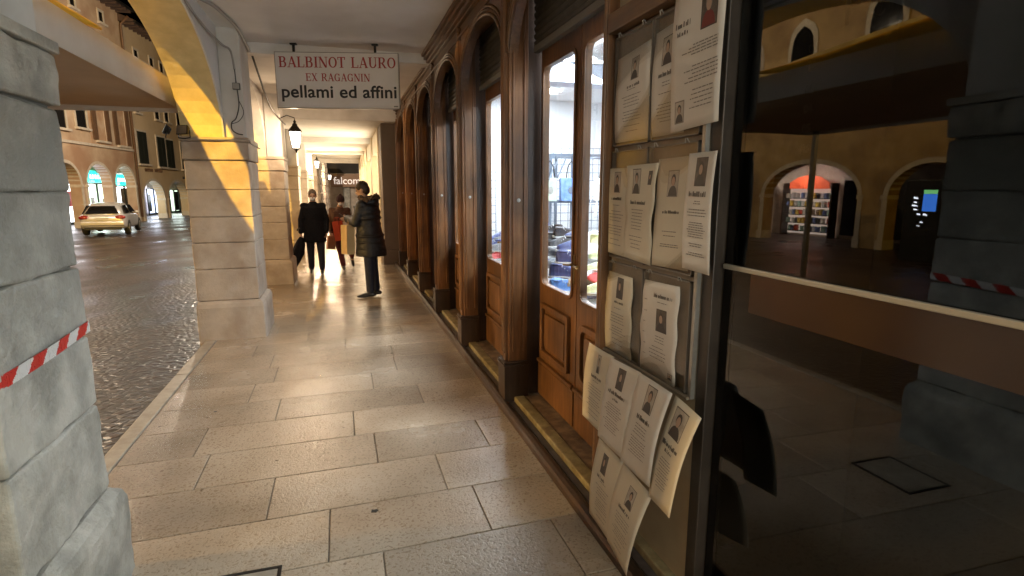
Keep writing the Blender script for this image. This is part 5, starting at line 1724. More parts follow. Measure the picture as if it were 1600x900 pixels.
b6 = building('tall ochre house opposite the photographer, seen only mirrored', -46.0, -31.2, 13.0, 'fac3', [(-34.5, -31.8, 1.1), (-38.5, -35.5, 1.1), (-42.5, -39.5, 1.1)], 2.0, 3.9, windows=[(-33, 5.5, 1.1, 2, 'shut'), (-37, 5.5, 1.1, 2, 'shut'), (-41, 5.5, 1.1, 2, 'shut'), (-33, 9.2, 1.0, 1.8, 'plain'), (-37, 9.2, 1.0, 1.8, 'plain')], string=(5.0,))


def FW(x, y, z):   # facade-local to world
    return (FO[0] + x * ca_ - y * sa_, FO[1] + x * sa_ + y * ca_, FO[2] + z)


def lit_shop(label, v0, v1, z1, mat, x=-2.55, sign=None, extras=()):
    t = thing('lit_shop', label, 'shop', FO, FR, group='lit shopfronts under the far arcade'); t['_o'] = (0, 0, 0)
    mb = MB(); mb.box(x - 0.02, v0, 0.15, x, v1, z1); mb.build('window', M[mat], t, world=False)
    mb = MB()
    for a in (v0, (v0 + v1) / 2, v1): mb.box(x, a - 0.05, 0.0, x + 0.08, a + 0.05, z1 + 0.05)
    mb.box(x, v0, 0, x + 0.075, v1, 0.16); mb.box(x, v0, z1, x + 0.075, v1, z1 + 0.08)
    mb.build('frame', M['shut'], t, world=False)
    if sign:
        mb = MB(); mb.box(x + 0.09, v0 + 0.1, z1 + 0.1, x + 0.14, v1 - 0.1, z1 + 0.85); s = mb.build('lit_sign', M[sign], t, world=False)
        mb = MB()
        for k in range(6): mb.box(x + 0.145, v0 + 0.3 + k * 0.3, z1 + 0.35, x + 0.15, v0 + 0.45 + k * 0.3, z1 + 0.6)
        mb.build('sign_letters', M['white_shop'], s, world=False)
    for (a, b, z0, z2, m_) in extras:
        mb = MB(); mb.box(x + 0.03, a, z0, x + 0.05, b, z2); mb.build('window_poster', M[m_], t, world=False)
    return t


lit_shop('brightly lit shopfront with a red poster at the left of the car', -4.6, -2.0, 2.45, 'white_shop', x=-2.5, extras=[(-3.1, -2.2, 1.1, 2.0, 'red_post'), (-4.2, -3.6, 0.6, 1.7, 'shop_beam')])
lit_shop('greenish lit shopfront under a wide teal sign above the car', -0.85, 1.6, 2.45, 'green_shop', x=-2.5, sign='teal_lit', extras=[(-0.5, -0.1, 0.5, 1.6, 'shut_b'), (0.9, 1.3, 0.4, 1.5, 'trimst')])
lit_shop('lit shopfront under the second teal sign at the right of the car', 2.75, 5.4, 2.3, 'white_shop', x=-2.5, sign='teal_lit', extras=[(3.5, 5.2, 0.2, 2.2, 'shut_b')])
lit_shop('pale blue shopfront inside the first wide arch', 9.7, 12.2, 2.1, 'blue_shop', x=-3.3, extras=[(9.75, 10.3, 0.3, 1.7, 'shut')])
lit_shop('narrow greenish shopfront inside the second wide arch', 14.2, 16.2, 2.0, 'green_shop', x=-3.3, extras=[(15.3, 16.1, 0.2, 1.9, 'shut')])
M['dot'] = M['iron']
dpp = thing('facade_downpipe', 'dark rainwater pipe between the peach house and the cream house', 'pipe', FO, FR); dpp['_o'] = (0, 0, 0)
mb = MB(); mb.tube([(0.12, 0.22, 0.3), (0.12, 0.22, 12.4), (0.6, 0.22, 12.9)], 0.08, 8); mb.build('pipe', M['shut_b'], dpp, world=False, smooth=True)
# local lamps of those lit shops
for v, x, p, c in ((-3.3, -2.2, 80, (0.95, 0.95, 1.0)), (0.3, -2.2, 80, (0.85, 1.0, 0.95)), (3.6, -2.2, 90, (0.9, 0.98, 1.0)), (10.6, -3.0, 100, (0.8, 0.87, 1.0)), (15.0, -3.0, 70, (0.85, 1.0, 0.9))):
    light('portico_light', 'AREA', FW(x, v, 1.9), p, c, 2.0, 1.6, FW(x + 3, v - 3, 1.2))

# ------------------------------------------------------------------ bookshop under the palace
bk = thing('bookshop_front', 'lit bookshop window with an orange header, seen mirrored', 'shopfront', FO, FR); bk['_o'] = (0, 0, 0)
M['orange_lit'] = emit('orange_lit_header', (1.0, 0.16, 0.06), 1.5)
mb = MB(); mb.prism([(-23.95, 2.15), (-21.9, 2.15), (-21.9, 2.42), (-22.3, 2.66), (-22.9, 2.76), (-23.5, 2.66), (-23.9, 2.42)], 'x', -2.45, -2.40); mb.build('header', M['orange_lit'], bk, world=False)
M['shelf_back'] = emit('lit_shelf_back', (1.0, 0.82, 0.70), 2.4)
mb = MB(); mb.box(-2.9, -24.0, 0.1, -2.88, -21.55, 2.15); mb.box(-2.9, -20.4, 0.1, -2.88, -18.8, 2.3); mb.build('lit_back', M['shelf_back'], bk, world=False)
mb = MB()
shz = [0.25, 0.62, 0.99, 1.36, 1.73]
for z in shz:
    mb.box(-2.87, -24.0, z - 0.03, -2.5, -21.55, z); mb.box(-2.87, -20.4, z - 0.03, -2.5, -18.8, z)
mb.build('shelf', M['wood_dark'], bk, world=False)
mb = MB()
for v in (-24.02, -21.53, -20.42, -18.78): mb.box(-2.9, v - 0.03, 0, -2.45, v + 0.03, 2.4)
mb.build('upright', M['wood_dark'], bk, world=False)
mb = MB(); mb.box(-2.47, -27.6, 0.2, -2.44, -24.6, 2.5); mb.build('unlit_side_window', M['pane'], bk, world=False)
for v, w in ((-22.8, 2.2), (-19.6, 1.4)):
    light('bookshop_light', 'AREA', FW(-1.9, v, 2.9), 230, (1.0, 0.86, 0.76), 1.2, 0.5, FW(-2.8, v, 1.1))
bcols = [(0.7, 0.66, 0.6), (0.6, 0.1, 0.06), (0.15, 0.2, 0.4), (0.75, 0.72, 0.7), (0.5, 0.35, 0.2), (0.1, 0.1, 0.1), (0.7, 0.5, 0.1), (0.3, 0.45, 0.4)]
bnames = ['ivory', 'red', 'blue', 'white', 'tan', 'black', 'yellow', 'sage']
M['pages'] = pm('book_pages', (0.6, 0.57, 0.5), rough=0.8)
bproto = []
for c, nme in zip(bcols, bnames):
    m = pm('book_cover_' + nme, c, rough=0.5)
    mb = MB()
    mb.cur = 0
    mb.box(0, -0.05, 0, 0.17, -0.044, 0.25); mb.box(0, 0.044, 0, 0.17, 0.05, 0.25); mb.box(0.17, -0.05, 0, 0.176, 0.05, 0.25)
    mb.cur = 1; mb.box(0.01, -0.043, 0.006, 0.169, 0.043, 0.244)
    o = mb.build('book', [m, M['pages']], world=False)
    tag(o, nme + ' covered book standing on a lit bookshop shelf', 'book', 'books on the bookshop shelves')
    bproto.append([o, False])
rb_ = random.Random(21)
for z in shz:
    for (a, b) in ((-23.9, -21.65), (-20.3, -18.9)):
        v = a
        while v < b:
            k = rb_.randrange(8)
            o, used = bproto[k]
            if used: o = o.copy(); S.collection.objects.link(o)
            bproto[k][1] = True
            o.location = FW(-2.72, v, z); o.rotation_euler = (0, 0, FR); o.scale = (1, rb_.uniform(0.8, 1.6), rb_.uniform(0.8, 1.05))
            v += rb_.choice((0.17, 0.19, 0.22, 0.30))
for pr_ in bproto:
    if not pr_[1]: bpy.data.objects.remove(pr_[0])
# lit screen totem in the square
TX, TY = -13.9, 12.35
tt2 = thing('screen_totem', 'slim black totem with a blue lit screen standing in the square, seen mirrored', 'totem', (TX, TY, -0.55))
mb = MB(); mb.box(TX - 0.12, TY - 0.55, -0.55, TX, TY + 0.55, 1.85); mb.build('body', M['iron'], tt2, bevel=0.02)
M['scr_b'] = emit('blue_screen', (0.05, 0.22, 0.9), 5.0); M['scr_g'] = emit('green_screen_band', (0.25, 0.8, 0.3), 4.0); M['scr_w'] = emit('white_screen_icons', (0.8, 0.85, 1), 9.0)
mb = MB(); mb.box(TX + 0.001, TY - 0.42, 0.95, TX + 0.01, TY - 0.02, 1.45); mb.build('screen', M['scr_b'], tt2)
mb = MB(); mb.box(TX + 0.001, TY - 0.42, 1.455, TX + 0.01, TY - 0.02, 1.57); mb.build('screen_header', M['scr_g'], tt2)
ri = random.Random(8)
for k, (y, z, w, h) in enumerate(((0.12, 1.30, .16, .07), (0.14, 1.18, .12, .05), (0.12, 1.08, .18, .06), (0.10, 0.97, .14, .05), (0.0, 0.83, .12, .06), (-0.2, 0.82, .14, .07), (-0.1, 0.60, .10, .05), (-0.02, 0.5, .12, .03))):
    mb = MB(); mb.prism([(TY + y, z), (TY + y + w, z + .01), (TY + y + w * .9, z + h), (TY + y + w * .3, z + h * .8)], 'x', TX + 0.001, TX + 0.012); mb.build('lit_icon', M['scr_w'], tt2)

# ------------------------------------------------------------------ street lamps
M['sod_e'] = emit('sodium_lamp_glass', (1.0, 0.55, 0.15), 6.0)
def street_lamp(x, y, zb, zt, label, ax=0.0, ay=0.0):
    t = thing('street_lamp', label, 'street lamp', (x, y, zb), group='sodium lamps round the square')
    mb = MB(); mb.tube([(x, y, zb), (x, y, zb + 0.8), (x, y, zt + 0.35), (x + ax * 0.5, y + ay * 0.5, zt + 0.6), (x + ax, y + ay, zt + 0.45)], [0.09, 0.07, 0.045, 0.035, 0.03], 10); mb.build('pole', M['iron'], t, smooth=True)
    mb = MB(); mb.lathe([(0.12, 0), (0.10, 0.06), (0.05, 0.1)], (x, y, zb), 12); mb.build('base', M['iron'], t, smooth=True)
    mb = MB(); mb.lathe([(0.05, 0.44), (0.14, 0.40), (0.22, 0.30), (0.24, 0.24), (0.20, 0.245), (0.05, 0.36)], (x + ax, y + ay, zt), 16); mb.build('shade', M['iron'], t, smooth=True)
    mb = MB(); mb.lathe([(0.02, 0.35), (0.08, 0.31), (0.10, 0.25), (0.06, 0.20), (0.01, 0.185)], (x + ax, y + ay, zt), 12); mb.build('bulb', M['sod_e'], t, smooth=True)
    return t
street_lamp(SOD1[0] - 1.2, SOD1[1], -0.25, SOD1[2], 'tall sodium street lamp behind the photographer', 1.2, 0)
street_lamp(SOD2[0] - 1.0, SOD2[1], -0.55, SOD2[2], 'sodium street lamp near the bookshop', 1.0, 0)
street_lamp(SOD4[0] - 0.8, SOD4[1], -0.55, SOD4[2], 'low sodium lamp by the ochre house opposite', 0.8, 0)
street_lamp(SOD3[0] - 1.0, SOD3[1], -0.3, SOD3[2], 'sodium street lamp hidden behind the floodlit pillar', 1.0, 0)

# ================================================================== CAR
car = thing('parked_car', 'silver hatchback parked on the wet setts with its tail towards us', 'car', (-10.35, 29.6, -0.50), R(8))
car['_o'] = (0, 0, 0)
M['paint'] = pm('silver_car_paint', (0.50, 0.49, 0.48), (0.54, 0.53, 0.52), 40, 0.30, metal=0.25, coat=0.6)
M['tyre'] = pm('black_tyre', (0.02, 0.02, 0.02), rough=0.8)
M['cglass'] = pm('dark_car_glass', (0.012, 0.012, 0.014), rough=0.05, spec=0.8)
M['taillight'] = pm('red_tail_light', (0.25, 0.01, 0.01), rough=0.15, coat=1.0)
M['blackpl'] = pm('black_car_plastic', (0.02, 0.02, 0.02), rough=0.5)
M['plate'] = pm('number_plate', (0.6, 0.6, 0.6), rough=0.4)
# body: sections along y (0 rear .. 4.3 front): half width, z bottom, shoulder z, roof z
secs = [(0.00, 0.74, 0.38, 0.62, 0.70), (0.05, 0.82, 0.30, 0.70, 0.92), (0.22, 0.87, 0.26, 0.80, 0.97), (0.9, 0.89, 0.24, 0.86, 0.98), (1.8, 0.90, 0.24, 0.86, 0.96), (2.7, 0.90, 0.24, 0.84, 0.93), (3.2, 0.89, 0.24, 0.80, 0.90), (3.9, 0.84, 0.28, 0.68, 0.80), (4.2, 0.72, 0.34, 0.58, 0.68), (4.3, 0.58, 0.40, 0.52, 0.60)]
mb = MB(); rings = []
for (y, w, zb, zs2, zt) in secs:
    rings.append([(-w * 0.92, y, zb), (-w, y, zb + 0.10), (-w * 1.0, y, zs2), (-w * 0.94, y, zt - 0.03), (-w * 0.82, y, zt), (0, y, zt + 0.015), (w * 0.82, y, zt), (w * 0.94, y, zt - 0.03), (w, y, zs2), (w, y, zb + 0.10), (w * 0.92, y, zb), (0, y, zb - 0.02)])
mb.loft(rings)
o = mb.build('body', M['paint'], car, world=False, smooth=True)
sub = o.modifiers.new('s', 'SUBSURF'); sub.levels = 2; sub.render_levels = 2
# cabin
gl = [(0.10, 0.74, 0.95, 0.68), (0.50, 0.76, 1.34, 0.52), (0.85, 0.78, 1.44, 0.54), (1.6, 0.80, 1.48, 0.62), (2.2, 0.80, 1.44, 0.62), (2.6, 0.80, 1.30, 0.62), (3.05, 0.80, 0.96, 0.68)]
mb = MB(); rings = []
for (y, w, zt, wt) in gl:
    rings.append([(-w - 0.03, y, 0.86), (-w, y, 0.93), (-(w + wt) / 2 - 0.04, y, (0.93 + zt) / 2), (-wt, y, max(0.94, zt - 0.05)), (-wt * 0.8, y, zt), (0, y, zt + 0.02), (wt * 0.8, y, zt), (wt, y, max(0.94, zt - 0.05)), ((w + wt) / 2 + 0.04, y, (0.93 + zt) / 2), (w, y, 0.93), (w + 0.03, y, 0.86)])
mb.loft(rings)
o = mb.build('roof', M['paint'], car, world=False, smooth=True)
sub = o.modifiers.new('s', 'SUBSURF'); sub.levels = 2; sub.render_levels = 2
def panel(pts, name, mat, off=0.0, parent=car, th=0.02):
    mb = MB(); n = len(pts); mb.v += [tuple(p) for p in pts]; mb.face(tuple(range(n)))
    o = mb.build(name, M[mat], parent, world=False)
    s = o.modifiers.new('t', 'SOLIDIFY'); s.thickness = th; s.offset = 1
    return o
panel([(-0.63, 0.11, 1.0), (0.63, 0.11, 1.0), (0.46, 0.42, 1.325), (-0.46, 0.42, 1.325)], 'rear_window', 'cglass', th=0.03)
for s in (-1, 1):
    panel([(s * 0.835, 0.55, 0.98), (s * 0.845, 1.45, 0.98), (s * 0.70, 1.45, 1.36), (s * 0.70, 0.85, 1.34)][::s], 'side_window', 'cglass', th=0.03)
    panel([(s * 0.845, 1.52, 0.98), (s * 0.845, 2.75, 0.96), (s * 0.72, 2.3, 1.33), (s * 0.71, 1.52, 1.36)][::s], 'side_window', 'cglass', th=0.03)
    mb = MB(); mb.ellipsoid((s * 0.68, 0.08, 0.82), (0.21, 0.10, 0.10), seg=14, n=8); mb.build('tail_light', M['taillight'], car, world=False, smooth=True)
    mb = MB(); mb.ellipsoid((s * 0.95, 2.55, 0.98), (0.09, 0.05, 0.07), seg=12, n=8); mb.build('wing_mirror', M['paint'], car, world=False, smooth=True)
    for y in (0.80, 3.42):
        mb = MB(); mb.v = []; 
        T = Matrix.Translation((s * 0.80, y, 0.31)) @ Matrix.Rotation(R(90), 4, 'Y')
        mb.lathe([(0.20, -0.10), (0.29, -0.10), (0.315, -0.06), (0.315, 0.06), (0.29, 0.10), (0.20, 0.10)], (0, 0, 0), 24); mb.v = [tuple(T @ Vector(p)) for p in mb.v]
        w = mb.build('wheel', M['tyre'], car, world=False, smooth=True)
        mb = MB(); mb.lathe([(0.20, -0.098), (0.205, 0.106), (0.18, 0.112), (0.06, 0.09), (0.05, 0.10), (0.01, 0.10)] if s > 0 else [(0.01, -0.10), (0.05, -0.10), (0.06, -0.09), (0.18, -0.112), (0.205, -0.106), (0.20, 0.098)], (0, 0, 0), 10)
        mb.v = [tuple(T @ Vector(p)) for p in mb.v]; mb.build('rim', M['metal'], w, world=False)
        mb = MB(); n = 12
        P3 = [(y + 0.36 * math.cos(PI * k / n), 0.30 + 0.37 * math.sin(PI * k / n)) for k in range(n + 1)]
        mb.prism([(p[0], p[1]) for p in P3], 'x', s * 0.60, s * 0.898); mb.build('wheel_arch', M['blackpl'], car, world=False)
mb = MB(); mb.box(-0.26, -0.02, 0.70, 0.26, 0.01, 0.82); pl_ = mb.build('number_plate', M['plate'], car, world=False)
mb = MB(); mb.box(-0.70, -0.005, 0.26, 0.70, 0.06, 0.40); mb.build('lower_bumper', M['blackpl'], car, world=False, bevel=0.02)
mb = MB(); mb.loft([[(-0.80, 0.02, 0.42), (0.80, 0.02, 0.42), (0.80, 0.12, 0.42), (-0.80, 0.12, 0.42)], [(-0.82, -0.05, 0.48), (0.82, -0.05, 0.48), (0.84, 0.12, 0.48), (-0.84, 0.12, 0.48)], [(-0.82, -0.04, 0.62), (0.82, -0.04, 0.62), (0.84, 0.12, 0.62), (-0.84, 0.12, 0.62)], [(-0.78, 0.03, 0.66), (0.78, 0.03, 0.66), (0.8, 0.12, 0.66), (-0.8, 0.12, 0.66)]])
mb.build('rear_bumper', M['paint'], car, world=False, bevel=0.02)
mb = MB(); mb.box(-0.72, 0.24, 1.40, 0.72, 0.42, 1.425); mb.build('roof_spoiler', M['paint'], car, world=False, bevel=0.01)
# ================================================================== PEOPLE
M['skin'] = pm('skin', (0.45, 0.27, 0.19), (0.50, 0.31, 0.22), 12, 0.5)
M['skin'].node_tree.nodes['Principled BSDF'].inputs['Subsurface Weight'].default_value = 0.0
M['blackcoat'] = pm('black_wool_coat', (0.006, 0.006, 0.008), (0.011, 0.011, 0.014), 30, 0.9, bump=0.3, spec=0.15)
M['navy_tr'] = pm('dark_trousers', (0.012, 0.013, 0.022), rough=0.8)
M['jeans'] = pm('dark_blue_jeans', (0.010, 0.014, 0.030), (0.016, 0.023, 0.045), 30, 0.8)
M['browncoat'] = pm('brown_wool_coat', (0.055, 0.024, 0.014), (0.09, 0.042, 0.026), 30, 0.85, bump=0.3)
M['maroon'] = pm('maroon_trousers', (0.10, 0.018, 0.016), (0.14, 0.028, 0.024), 20, 0.8)
M['puffer'] = pm('black_puffer_coat', (0.008, 0.008, 0.009), (0.014, 0.014, 0.016), 9, 0.55, bump=0.8, bscale=13, stretch=(0.8, 0.8, 2.4), dist=0.02)
M['fur'] = pm('brown_fur_trim', (0.05, 0.032, 0.022), (0.14, 0.09, 0.06), 60, 0.95, bump=1.0, bscale=80, dist=0.02)
M['hair_b'] = pm('dark_brown_hair', (0.02, 0.012, 0.008), (0.055, 0.03, 0.018), 40, 0.6, bump=0.6, stretch=(1, 1, .2), bscale=50)
M['hair_g'] = pm('grey_brown_hair', (0.08, 0.055, 0.04), (0.16, 0.12, 0.09), 40, 0.6, bump=0.6, stretch=(1, 1, .2), bscale=50)
M['mask'] = pm('white_face_mask', (0.62, 0.62, 0.62), rough=0.7)
M['hat'] = pm('dark_knit_hat', (0.03, 0.012, 0.014), (0.05, 0.022, 0.024), 60, 0.95, bump=0.6)
M['shoe_b'] = pm('black_leather_shoe', (0.012, 0.012, 0.012), rough=0.35)
M['eye'] = pm('dark_eye', (0.01, 0.008, 0.006), rough=0.2)


def remesh(o, vox, smooth_it=3):
    m = o.modifiers.new('r', 'REMESH'); m.mode = 'VOXEL'; m.voxel_size = vox; m.use_smooth_shade = True
    if smooth_it:
        s = o.modifiers.new('s', 'SMOOTH'); s.factor = 0.6; s.iterations = smooth_it
    return o


def hand(mb, wrist, d, palm_n, curl=0.6, s=1.0, thumb=1):
    """palm plus five separate bent fingers, rooted inside the palm"""
    w = Vector(wrist); d = Vector(d).normalized(); n = Vector(palm_n).normalized(); side = d.cross(n).normalized()
    mb.capsule(w - d * 0.02, 0.022 * s, w + d * 0.075 * s, 0.030 * s, 10, (1.0, 0.5), up=n)
    L = [0.062, 0.072, 0.067, 0.052]
    for i in range(4):
        b = w + d * 0.07 * s + side * (i - 1.5) * 0.0205 * s
        k1 = (d * math.cos(curl * 0.5) + n * math.sin(curl * 0.5)); k2 = (d * math.cos(curl * 1.5) + n * math.sin(curl * 1.5))
        p1 = b + k1 * L[i] * 0.5 * s; p2 = p1 + k2 * L[i] * 0.55 * s
        mb.capsule(b, 0.0095 * s, p1, 0.0088 * s, 8); mb.capsule(p1, 0.0088 * s, p2, 0.0078 * s, 8)
    b = w + d * 0.02 * s + side * thumb * 0.028 * s
    p1 = b + (d * 0.6 + side * thumb * 0.8 + n * 0.3).normalized() * 0.04 * s; p2 = p1 + (d + n * 0.6).normalized() * 0.032 * s
    mb.capsule(b, 0.0115 * s, p1, 0.0105 * s, 8); mb.capsule(p1, 0.0105 * s, p2, 0.009 * s, 8)


def head(mb, c, face_dir, s=1.0):
    """skull, jaw, nose, ears as one surface; c = centre of head"""
    f = Vector(face_dir).normalized(); up0 = Vector((0, 0, 1)); r = f.cross(up0).normalized(); up = r.cross(f)
    T = Matrix.Translation(c) @ Matrix(((r.x, f.x, up.x, 0), (r.y, f.y, up.y, 0), (r.z, f.z, up.z, 0), (0, 0, 0, 1)))
    mb.ellipsoid((0, -0.012 * s, 0.022 * s), (0.074 * s, 0.092 * s, 0.092 * s), T)
    mb.ellipsoid((0, 0.018 * s, -0.045 * s), (0.056 * s, 0.066 * s, 0.072 * s), T)
    mb.ellipsoid((0, 0.092 * s, -0.018 * s), (0.013 * s, 0.018 * s, 0.026 * s), T, 8, 6)
    mb.ellipsoid((0, 0.078 * s, -0.063 * s), (0.026 * s, 0.012 * s, 0.012 * s), T, 8, 6)
    for q in (-1, 1): mb.ellipsoid((q * 0.074 * s, -0.01 * s, -0.012 * s), (0.012 * s, 0.022 * s, 0.033 * s), T, 8, 6)
    return T


def shoe(mb, ankle, d, s=1.0):
    a = Vector(ankle); d = Vector(d).normalized()
    mb.capsule(a + Vector((0, 0, -0.035)) - d * 0.045, 0.042 * s, a + Vector((0, 0, -0.045)) + d * 0.10, 0.040 * s, 12, (1.0, 0.8))
    mb.capsule(a + Vector((0, 0, -0.050)) + d * 0.08, 0.040 * s, a + Vector((0, 0, -0.058)) + d * 0.175, 0.026 * s, 12, (1.1, 0.8))
    mb.capsule(a + Vector((0, 0, 0.03)), 0.043 * s, a + Vector((0, 0, -0.03)), 0.042 * s, 12)


def person(label, J, face, coat, legs, hairmat, s=1.0, coat_len=0.62, coat_w=(0.23, 0.17), puff=False, hat=False, mask=True, hood=False, hairlong=False, body_dir=(0, -1, 0), feet=((0, -1, 0), (0, -1, 0)), group=None):
    base = (J['pel'][0], J['pel'][1], 0.0)
    t = thing('person', label, 'person', base)
    V = {k: Vector(v) for k, v in J.items()}
    bd = Vector(body_dir).normalized(); rt = bd.cross(Vector((0, 0, 1))).normalized()
    # --- continuous body
    mb = MB()
    T = head(mb, V['head'], face, s)
    mb.capsule(V['neck'] - Vector((0, 0, 0.02)), 0.062 * s, V['head'] - Vector((0, 0, 0.05)), 0.052 * s)
    mb.capsule(V['chest'], 0.155 * s, V['neck'] - Vector((0, 0, 0.06)), 0.09 * s, 16, (1.0, 0.72), up=bd)
    mb.capsule(V['pel'], 0.150 * s, V['chest'], 0.150 * s, 16, (1.05, 0.72), up=bd)
    for q in ('L', 'R'):
        mb.capsule(V['chest'] + Vector((0, 0, 0.06)) , 0.05 * s, V['sh' + q], 0.045 * s)
        mb.capsule(V['sh' + q], 0.046 * s, V['el' + q], 0.043 * s); mb.capsule(V['el' + q], 0.042 * s, V['wr' + q], 0.029 * s)
        mb.capsule(V['pel'], 0.09 * s, V['hip' + q], 0.09 * s)
        mb.capsule(V['hip' + q], 0.088 * s, V['kn' + q], 0.058 * s); mb.capsule(V['kn' + q], 0.056 * s, V['an' + q], 0.036 * s)
        fd = (V['wr' + q] - V['el' + q]).normalized()
        hand(mb, V['wr' + q], V.get('hd' + q, fd), V.get('pn' + q, -rt if q == 'R' else rt), 0.9, s, 1 if q == 'L' else -1)
        f = Vector(feet[0 if q == 'L' else 1]).normalized()
        mb.capsule(V['an' + q] + Vector((0, 0, -0.03)), 0.035 * s, V['an' + q] + Vector((0, 0, -0.055)) + f * 0.13, 0.026 * s)
    remesh(mb.build('body', M['skin'], t), 0.0085, 2)
    # --- trousers
    mb = MB()
    for q in ('L', 'R'):
        mb.capsule(V['pel'], 0.13 * s, V['hip' + q] - Vector((0, 0, 0.04)), 0.108 * s, 16)
        mb.capsule(V['hip' + q], 0.104 * s, V['kn' + q], 0.076 * s, 16); mb.capsule(V['kn' + q], 0.074 * s, V['an' + q] + Vector((0, 0, 0.03)), 0.060 * s, 16)
    remesh(mb.build('trousers', M[legs], t), 0.012, 4)
    # --- coat: shaped skirt, torso, sleeves, collar
    mb = MB()
    k = 24; rings = []
    zt = V['neck'].z - 0.055
    prof = [(coat_len, 1.10, 1.22), (coat_len + 0.06, 1.12, 1.24), ((coat_len + V['pel'].z) / 2, 1.06, 1.16), (V['pel'].z + 0.02, 0.98, 1.04), (V['pel'].z + 0.17, 0.88, 0.92), (V['chest'].z - 0.05, 0.98, 1.0), (V['chest'].z + 0.09, 1.02, 0.98), (zt - 0.03, 0.84, 0.88), (zt + 0.012, 0.52, 0.70), (zt + 0.05, 0.36, 0.56), (zt + 0.075, 0.34, 0.52)]
    for (z, fx, fy) in prof:
        tt_ = (z - V['pel'].z) / max(0.01, (V['neck'].z - V['pel'].z)); c = V['pel'].lerp(V['neck'], max(-0.3, min(1.1, tt_)))
        ring_ = []
        for i in range(k):
            a = 2 * PI * i / k
            w = 1 + 0.03 * math.sin(a * 5 + z * 4) * (1 if z < V['pel'].z else 0.3)
            ring_.append(Vector((c.x, c.y, z)) + rt * math.cos(a) * coat_w[0] * fx * s * w + bd * math.sin(a) * coat_w[1] * fy * s * w)
        rings.append(ring_)
    mb.loft(rings)
    for q in ('L', 'R'):
        e = 1.22 if puff else 1.0
        mb.capsule(V['neck'] + Vector((0, 0, -0.085)), 0.068 * s, V['sh' + q] + Vector((0, 0, 0.002)), 0.064 * s * e, 16)
        mb.capsule(V['sh' + q] + (V['chest'] - V['sh' + q]) * 0.12, 0.070 * s * e, V['el' + q], 0.058 * s * e, 16); mb.capsule(V['el' + q], 0.057 * s * e, V['wr' + q] + (V['el' + q] - V['wr' + q]).normalized() * 0.015, 0.050 * s * e, 16)
    if puff:   # quilted baffles
        z = coat_len + 0.05
        while z < zt - 0.10:
            c = V['pel'].lerp(V['neck'], max(-0.3, min(1.1, (z - V['pel'].z) / (V['neck'].z - V['pel'].z))))
            wz = 1.05 - 0.02 + 0.0 * z if z < V['pel'].z else (0.87 if z < V['pel'].z + 0.22 else 0.96)
            pts = [Vector((c.x, c.y, z)) + rt * math.cos(2 * PI * i / 24) * coat_w[0] * wz * s + bd * math.sin(2 * PI * i / 24) * coat_w[1] * wz * 1.04 * s for i in range(25)]
            mb.tube(pts, 0.017, 8); z += 0.085
    ct = remesh(mb.build('coat', M[coat], t), 0.011 if not puff else 0.012, 3 if not puff else 4)
    if hood:
        mb = MB()
        c0 = V['neck'] + Vector((0, 0, -0.03)) - bd * 0.06
        mb.ellipsoid(tuple(c0 - bd * 0.02), (0.125, 0.125, 0.085)); mb.capsule(c0 - rt * 0.09, 0.06, c0 + rt * 0.09, 0.06)
        remesh(mb.build('hood', M[coat], t), 0.012, 3)
        mb = MB()
        pts = [c0 + Vector((0, 0, 0.05)) + rt * math.cos(a) * 0.135 - bd * (0.0 + math.sin(a) * 0.12) + Vector((0, 0, -0.03 * math.cos(2 * a))) for a in [2 * PI * i / 20 for i in range(21)]]
        rr = random.Random(4)
        for i in range(20):
            p = pts[i]
            for j in range(7):
                o_ = Vector((rr.uniform(-1, 1), rr.uniform(-1, 1), rr.uniform(-1, 1))).normalized()
                mb.capsule(p, 0.028, p + o_ * 0.042, 0.008, 6)
        mb.build('fur_trim', M['fur'], t, smooth=True)
    # shoes
    for i, q in enumerate(('L', 'R')):
        mb = MB(); shoe(mb, V['an' + q], feet[i], s); remesh(mb.build('shoe', M['shoe_b'], t), 0.010, 2)
    # hair / hat
    mb = MB()
    mb.ellipsoid((0, -0.022 * s, 0.036 * s), (0.084 * s, 0.096 * s, 0.092 * s), T)
    mb.ellipsoid((0, -0.05 * s, -0.01 * s), (0.080 * s, 0.066 * s, 0.085 * s), T)
    if hat:
        mb = MB(); mb.ellipsoid((0, -0.015 * s, 0.045 * s), (0.092 * s, 0.108 * s, 0.095 * s), T)
        mb.ellipsoid((0, -0.03 * s, 0.01 * s), (0.093 * s, 0.095 * s, 0.06 * s), T); mb.ellipsoid((0, -0.02 * s, 0.145 * s), (0.03 * s, 0.03 * s, 0.022 * s), T)
    remesh(mb.build('hat' if hat else 'hair', M['hat' if hat else hairmat], t), 0.009, 2)
    if mask:
        mb = MB(); mb.ellipsoid((0, 0.045 * s, -0.048 * s), (0.056 * s, 0.062 * s, 0.048 * s), T, 14, 8)
        mb.build('face_mask', M['mask'], t, smooth=True)
    mb = MB()
    for q in (-1, 1): mb.ellipsoid((q * 0.030 * s, 0.075 * s, 0.012 * s), (0.012 * s, 0.007 * s, 0.007 * s), T, 8, 6)
    mb.build('eyes', M['eye'], t, smooth=True)
    return t


s1 = 0.93
def P_(x, y, z): return (x, y, z)
